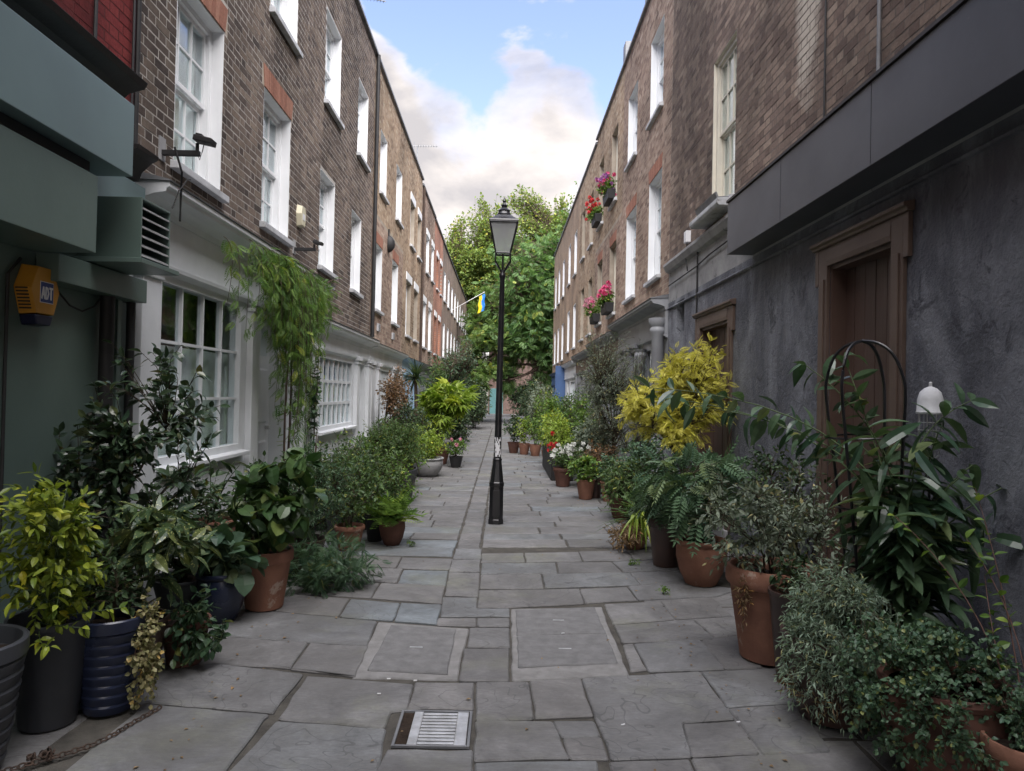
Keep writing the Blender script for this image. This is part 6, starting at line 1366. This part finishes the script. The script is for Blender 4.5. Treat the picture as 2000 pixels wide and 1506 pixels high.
t = plant('potted_plant', 'bushy fresh-green plant in the pale terracotta pot nearest the lane', (1.33, 11.2, 0), group=GRR)
pot(t, 'plain', .15, .31, 'terracotta'); shrub(t, 58, (-.02, 0, .52), (.34, .36, .23), 150, 'ovate', .065, 6, 'leaf_fresh', base=(0, 0, .26), w=.55, nmain=8, sr=.004)
t = plant('potted_plant', 'blue-green plant in the second pale terracotta pot by the wall', (1.68, 11.0, 0), group=GRR)
pot(t, 'plain', .15, .30, 'terracotta'); shrub(t, 59, (0, 0, .48), (.27, .3, .24), 120, 'ovate', .06, 6, 'leaf_bluegreen', base=(0, 0, .26), w=.5, nmain=7, sr=.004)
t = plant('potted_plant', 'small empty-looking dark pot tucked between the pale terracotta pots', (1.50, 11.35, 0), group=GRR)
pot(t, 'plain', .12, .26, 'brown_glaze'); shrub(t, 60, (0, 0, .36), (.14, .14, .12), 40, 'small', .04, 5, 'leaf_dark', base=(0, 0, .22), nmain=4)
t = plant('slatted_planter', 'long black slatted planter full of yellow-green foliage', (1.16, 14.9, 0), 'planter', GRR)
for k in range(16):
    y = -1.35 + 2.7 * k / 15; MB().box(-.22, -.20, y - .075, y + .075, .02, .56).build('slat', 'matte_black', t, local=True, bevel=.004)
for k in range(4): MB().box(-.2 + .1 * k + .005, -.2 + .1 * k + .095, -1.44, -1.42, .02, .56).build('slat', 'matte_black', t, local=True, bevel=.004)
MB().box(-.199, .2, -1.419, 1.42, .0, .50).build('liner', 'soil', t, local=True)
shrub(t, 71, (.0, 0, .86), (.38, 1.25, .46), 560, 'small', .06, 8, 'leaf_lime', base=(0, 0, .5), nmain=16, sr=.005, ring=1.6); blossoms(t, 7, [(-.2 + rb_.normal(0, .06), -1.2 + rb_.normal(0, .4), .68 + rb_.normal(0, .1)) for _ in range(9)], .05, 'petal_red')
for (lb, x, y, r_, m, L_, sd_, nm) in [('leftmost of the far terracotta pots, with a thin dark plant', .34, 19.8, .17, 'leaf_dark', .07, 72, 'terracotta_dark'), ('middle one of the far terracotta pots, with light green foliage', .62, 19.4, .16, 'leaf_lime', .06, 73, 'terracotta'), ('rightmost of the far terracotta pots, with a low green plant', .90, 19.0, .16, 'leaf_fresh', .06, 74, 'terracotta'), ('pink-red pot beside the end of the black slatted planter', 1.10, 17.0, .15, 'leaf_mid', .06, 75, 'terracotta')]:
    t = plant('potted_plant', lb, (x, y, 0), group=GRR); pot(t, 'plain', r_, .30, nm)
    shrub(t, sd_, (0, 0, .72), (.30, .34, .38), 130, 'small', L_, 7, m, base=(0, 0, .26), nmain=6, sr=.006)
# flower boxes on the red and yellow house
for (u0, u1, z, mt, lb, sd_) in ((16.8, 17.7, 3.61, 'petal_pink', 'lower window box with pink geraniums, the nearer of two', 81), (19.15, 20.0, 3.61, 'petal_pale_pink', 'lower window box with pink geraniums, the farther of two', 82), (16.85, 17.7, 6.31, 'petal_purple', 'upper window box with purple and pink flowers', 83), (19.15, 20.0, 6.31, 'petal_red', 'upper window box with red flowers', 84)):
    L_ = u1 - u0; t = thing('window_box', lb, 'window box', (RW - .12, (u0 + u1) / 2, z), 'flower boxes on the right-hand house')
    MB().add([(sx * (.10 if zz else .08), sy * L_ / 2 * (1 if zz else .96), .22 * zz) for zz in (0, 1) for sy in (-1, 1) for sx in (-1, 1)], [(0, 2, 3, 1), (4, 5, 7, 6), (0, 1, 5, 4), (2, 6, 7, 3), (0, 4, 6, 2), (1, 3, 7, 5)]).build('box', 'matte_black', t, local=True, bevel=.006)
    shrub(t, sd_, (-.06, 0, .34), (.22, L_ * .55, .20), 150, 'small', .06, 6, 'leaf_fresh', 'green_stem', base=(0, 0, .2), nmain=10, ring=2., w=.7, sr=.004)
    r2 = np.random.default_rng(sd_); blossoms(t, sd_, [(-.10 + r2.normal(0, .09), r2.uniform(-.55, .55) * L_, .48 + r2.normal(0, .10)) for _ in range(34)], .055, mt)
    if mt == 'petal_purple': blossoms(t, sd_ + 7, [(-.10 + r2.normal(0, .09), r2.uniform(-.5, .5) * L_, .45 + r2.normal(0, .10)) for _ in range(18)], .055, 'petal_pink')
# weeds in the joints
for k, (x, y, lb) in enumerate([(1.28, 6.85, 'tiny weed sprouting in a joint near the rounded terracotta pot'), (1.35, 5.85, 'tuft of moss and weed in the right-hand paving joint'), (-.93, 7.5, 'tiny weed in the joint between pale blue slabs'), (1.5, 9.1, 'small grassy weed at the right wall of pots')]):
    t = plant('weed', lb, (x, y, 0), 'weed'); shrub(t, 90 + k, (0, 0, .03), (.07, .05, .035), 16, 'tiny', .03, 4, 'leaf_fresh', 'green_stem', w=.35, nmain=4, sr=.0015, zmin=.002)

# ------------------------------------------------------------------ trees closing the lane
def tree(name, label, loc, trunk, c, r, n, per, kind, L, mat, clump, seed, sr, w=.5, droop=.2, nmain=12):
    t = plant(name, label, loc, 'tree', 'trees at the end of the lane')
    shrub(t, seed, c, r, n, kind, L, per, mat, 'bark', w=w, droop=droop, nmain=nmain, sr=sr, trunk=trunk, clump=clump, lobes=.4, shell=.5)
tree('robinia_tree', 'dark green tree with a reddish trunk by the right terrace end', (2.25, 41, 0), (-.1, 0, 3.4), (-.9, .6, 6.4), (2.8, 2.8, 4.4), 2300, 6, 'pinnate', .46, 'leaf_tree_dark', (110, .75), 201, .075, .5, .35)
tree('broadleaf_tree', 'yellow-green tree behind, catching the evening sun on the left', (-2.0, 53, 0), (0, 0, 6.5), (.2, 0, 10.6), (3.3, 2.8, 4.9), 4600, 15, 'small', .205, 'leaf_tree_yellow', (190, .8), 202, .13, .7, .3)
tree('broadleaf_tree', 'tall yellow-green tree rising highest in the middle distance', (2.3, 51.5, 0), (0, 0, 6.5), (0, 0, 10.9), (3.3, 2.8, 4.9), 4600, 15, 'small', .205, 'leaf_tree_yellow', (190, .8), 203, .13, .7, .3)
tree('young_tree', 'low bright green tree leaning over the lane from the left', (-2.05, 40.5, 0), (.3, 0, 2.0), (1.0, 0, 4.5), (1.35, 1.6, 2.7), 1100, 6, 'pinnate', .38, 'leaf_tree_mid', (50, .5), 204, .05, .5, .35)
tree('background_tree', 'dark tree just past the end of the right terrace', (5.4, 45.5, 0), (0, 0, 4.5), (-.2, 0, 9.0), (3.0, 2.6, 6.2), 2600, 12, 'small', .25, 'leaf_tree_mid', (130, .8), 205, .10, .6, .3)
t = plant('shrub', 'dark shrub at the foot of the trees closing the lane', (2.3, 45, 0), 'shrub'); shrub(t, 206, (0, 0, 1.4), (1.6, 2.0, 1.5), 600, 'small', .16, 8, 'leaf_dark', nmain=14, sr=.015)
t = plant('shrub', 'dark shrub in front of the pinkish house at the lane end', (1.5, 55, 0), 'shrub'); shrub(t, 209, (0, 0, 1.3), (1.3, 1.2, 1.4), 420, 'small', .16, 8, 'leaf_dark', nmain=12, sr=.015)
t = plant('shrub', 'round dark shrub screening the pale block at the far left', (-2.3, 37.5, 0), 'shrub'); shrub(t, 208, (.2, 0, 1.5), (.9, 2.0, 1.6), 520, 'small', .13, 8, 'leaf_dark', nmain=12, sr=.015)
t = plant('shrub', 'leafy shrub below the young tree at the far left', (-1.7, 44, 0), 'shrub'); shrub(t, 207, (0, 0, 1.2), (.9, 2.0, 1.3), 420, 'small', .15, 8, 'leaf_tree_dark', nmain=12, sr=.015)

# dry leaves and crumbs swept against the pots
lr = np.random.default_rng(77); nl = 260
sd2 = np.where(lr.random(nl) < .5, -1, 1); yy = 2.6 + 11 * lr.random(nl) ** 1.4; xx = sd2 * (1.22 + np.abs(lr.normal(0, .16, nl))) - .1; xx = np.where(lr.random(nl) < .15, lr.uniform(-1.2, 1.2, nl), xx)
P_ = np.c_[xx, yy, np.full(nl, .007)]; az = lr.random(nl) * 6.28
V, F = spread_leaves(leaf_tpl('tiny', .6, .12, .3), P_, np.c_[np.cos(az), np.sin(az), np.zeros(nl)], np.tile([0, 0, 1.], (nl, 1)) + lr.normal(0, .15, (nl, 3)), lr.uniform(.012, .034, nl))
o = link(bpy.data.objects.new('leaf_litter', mesh_np('leaf_litter', V, F, 'leaf_dry', np.repeat(lr.random(nl), 4)))); stuff(o); o['label'] = 'scattered dry leaf bits on the paving along the pots'; o['category'] = 'leaf litter'
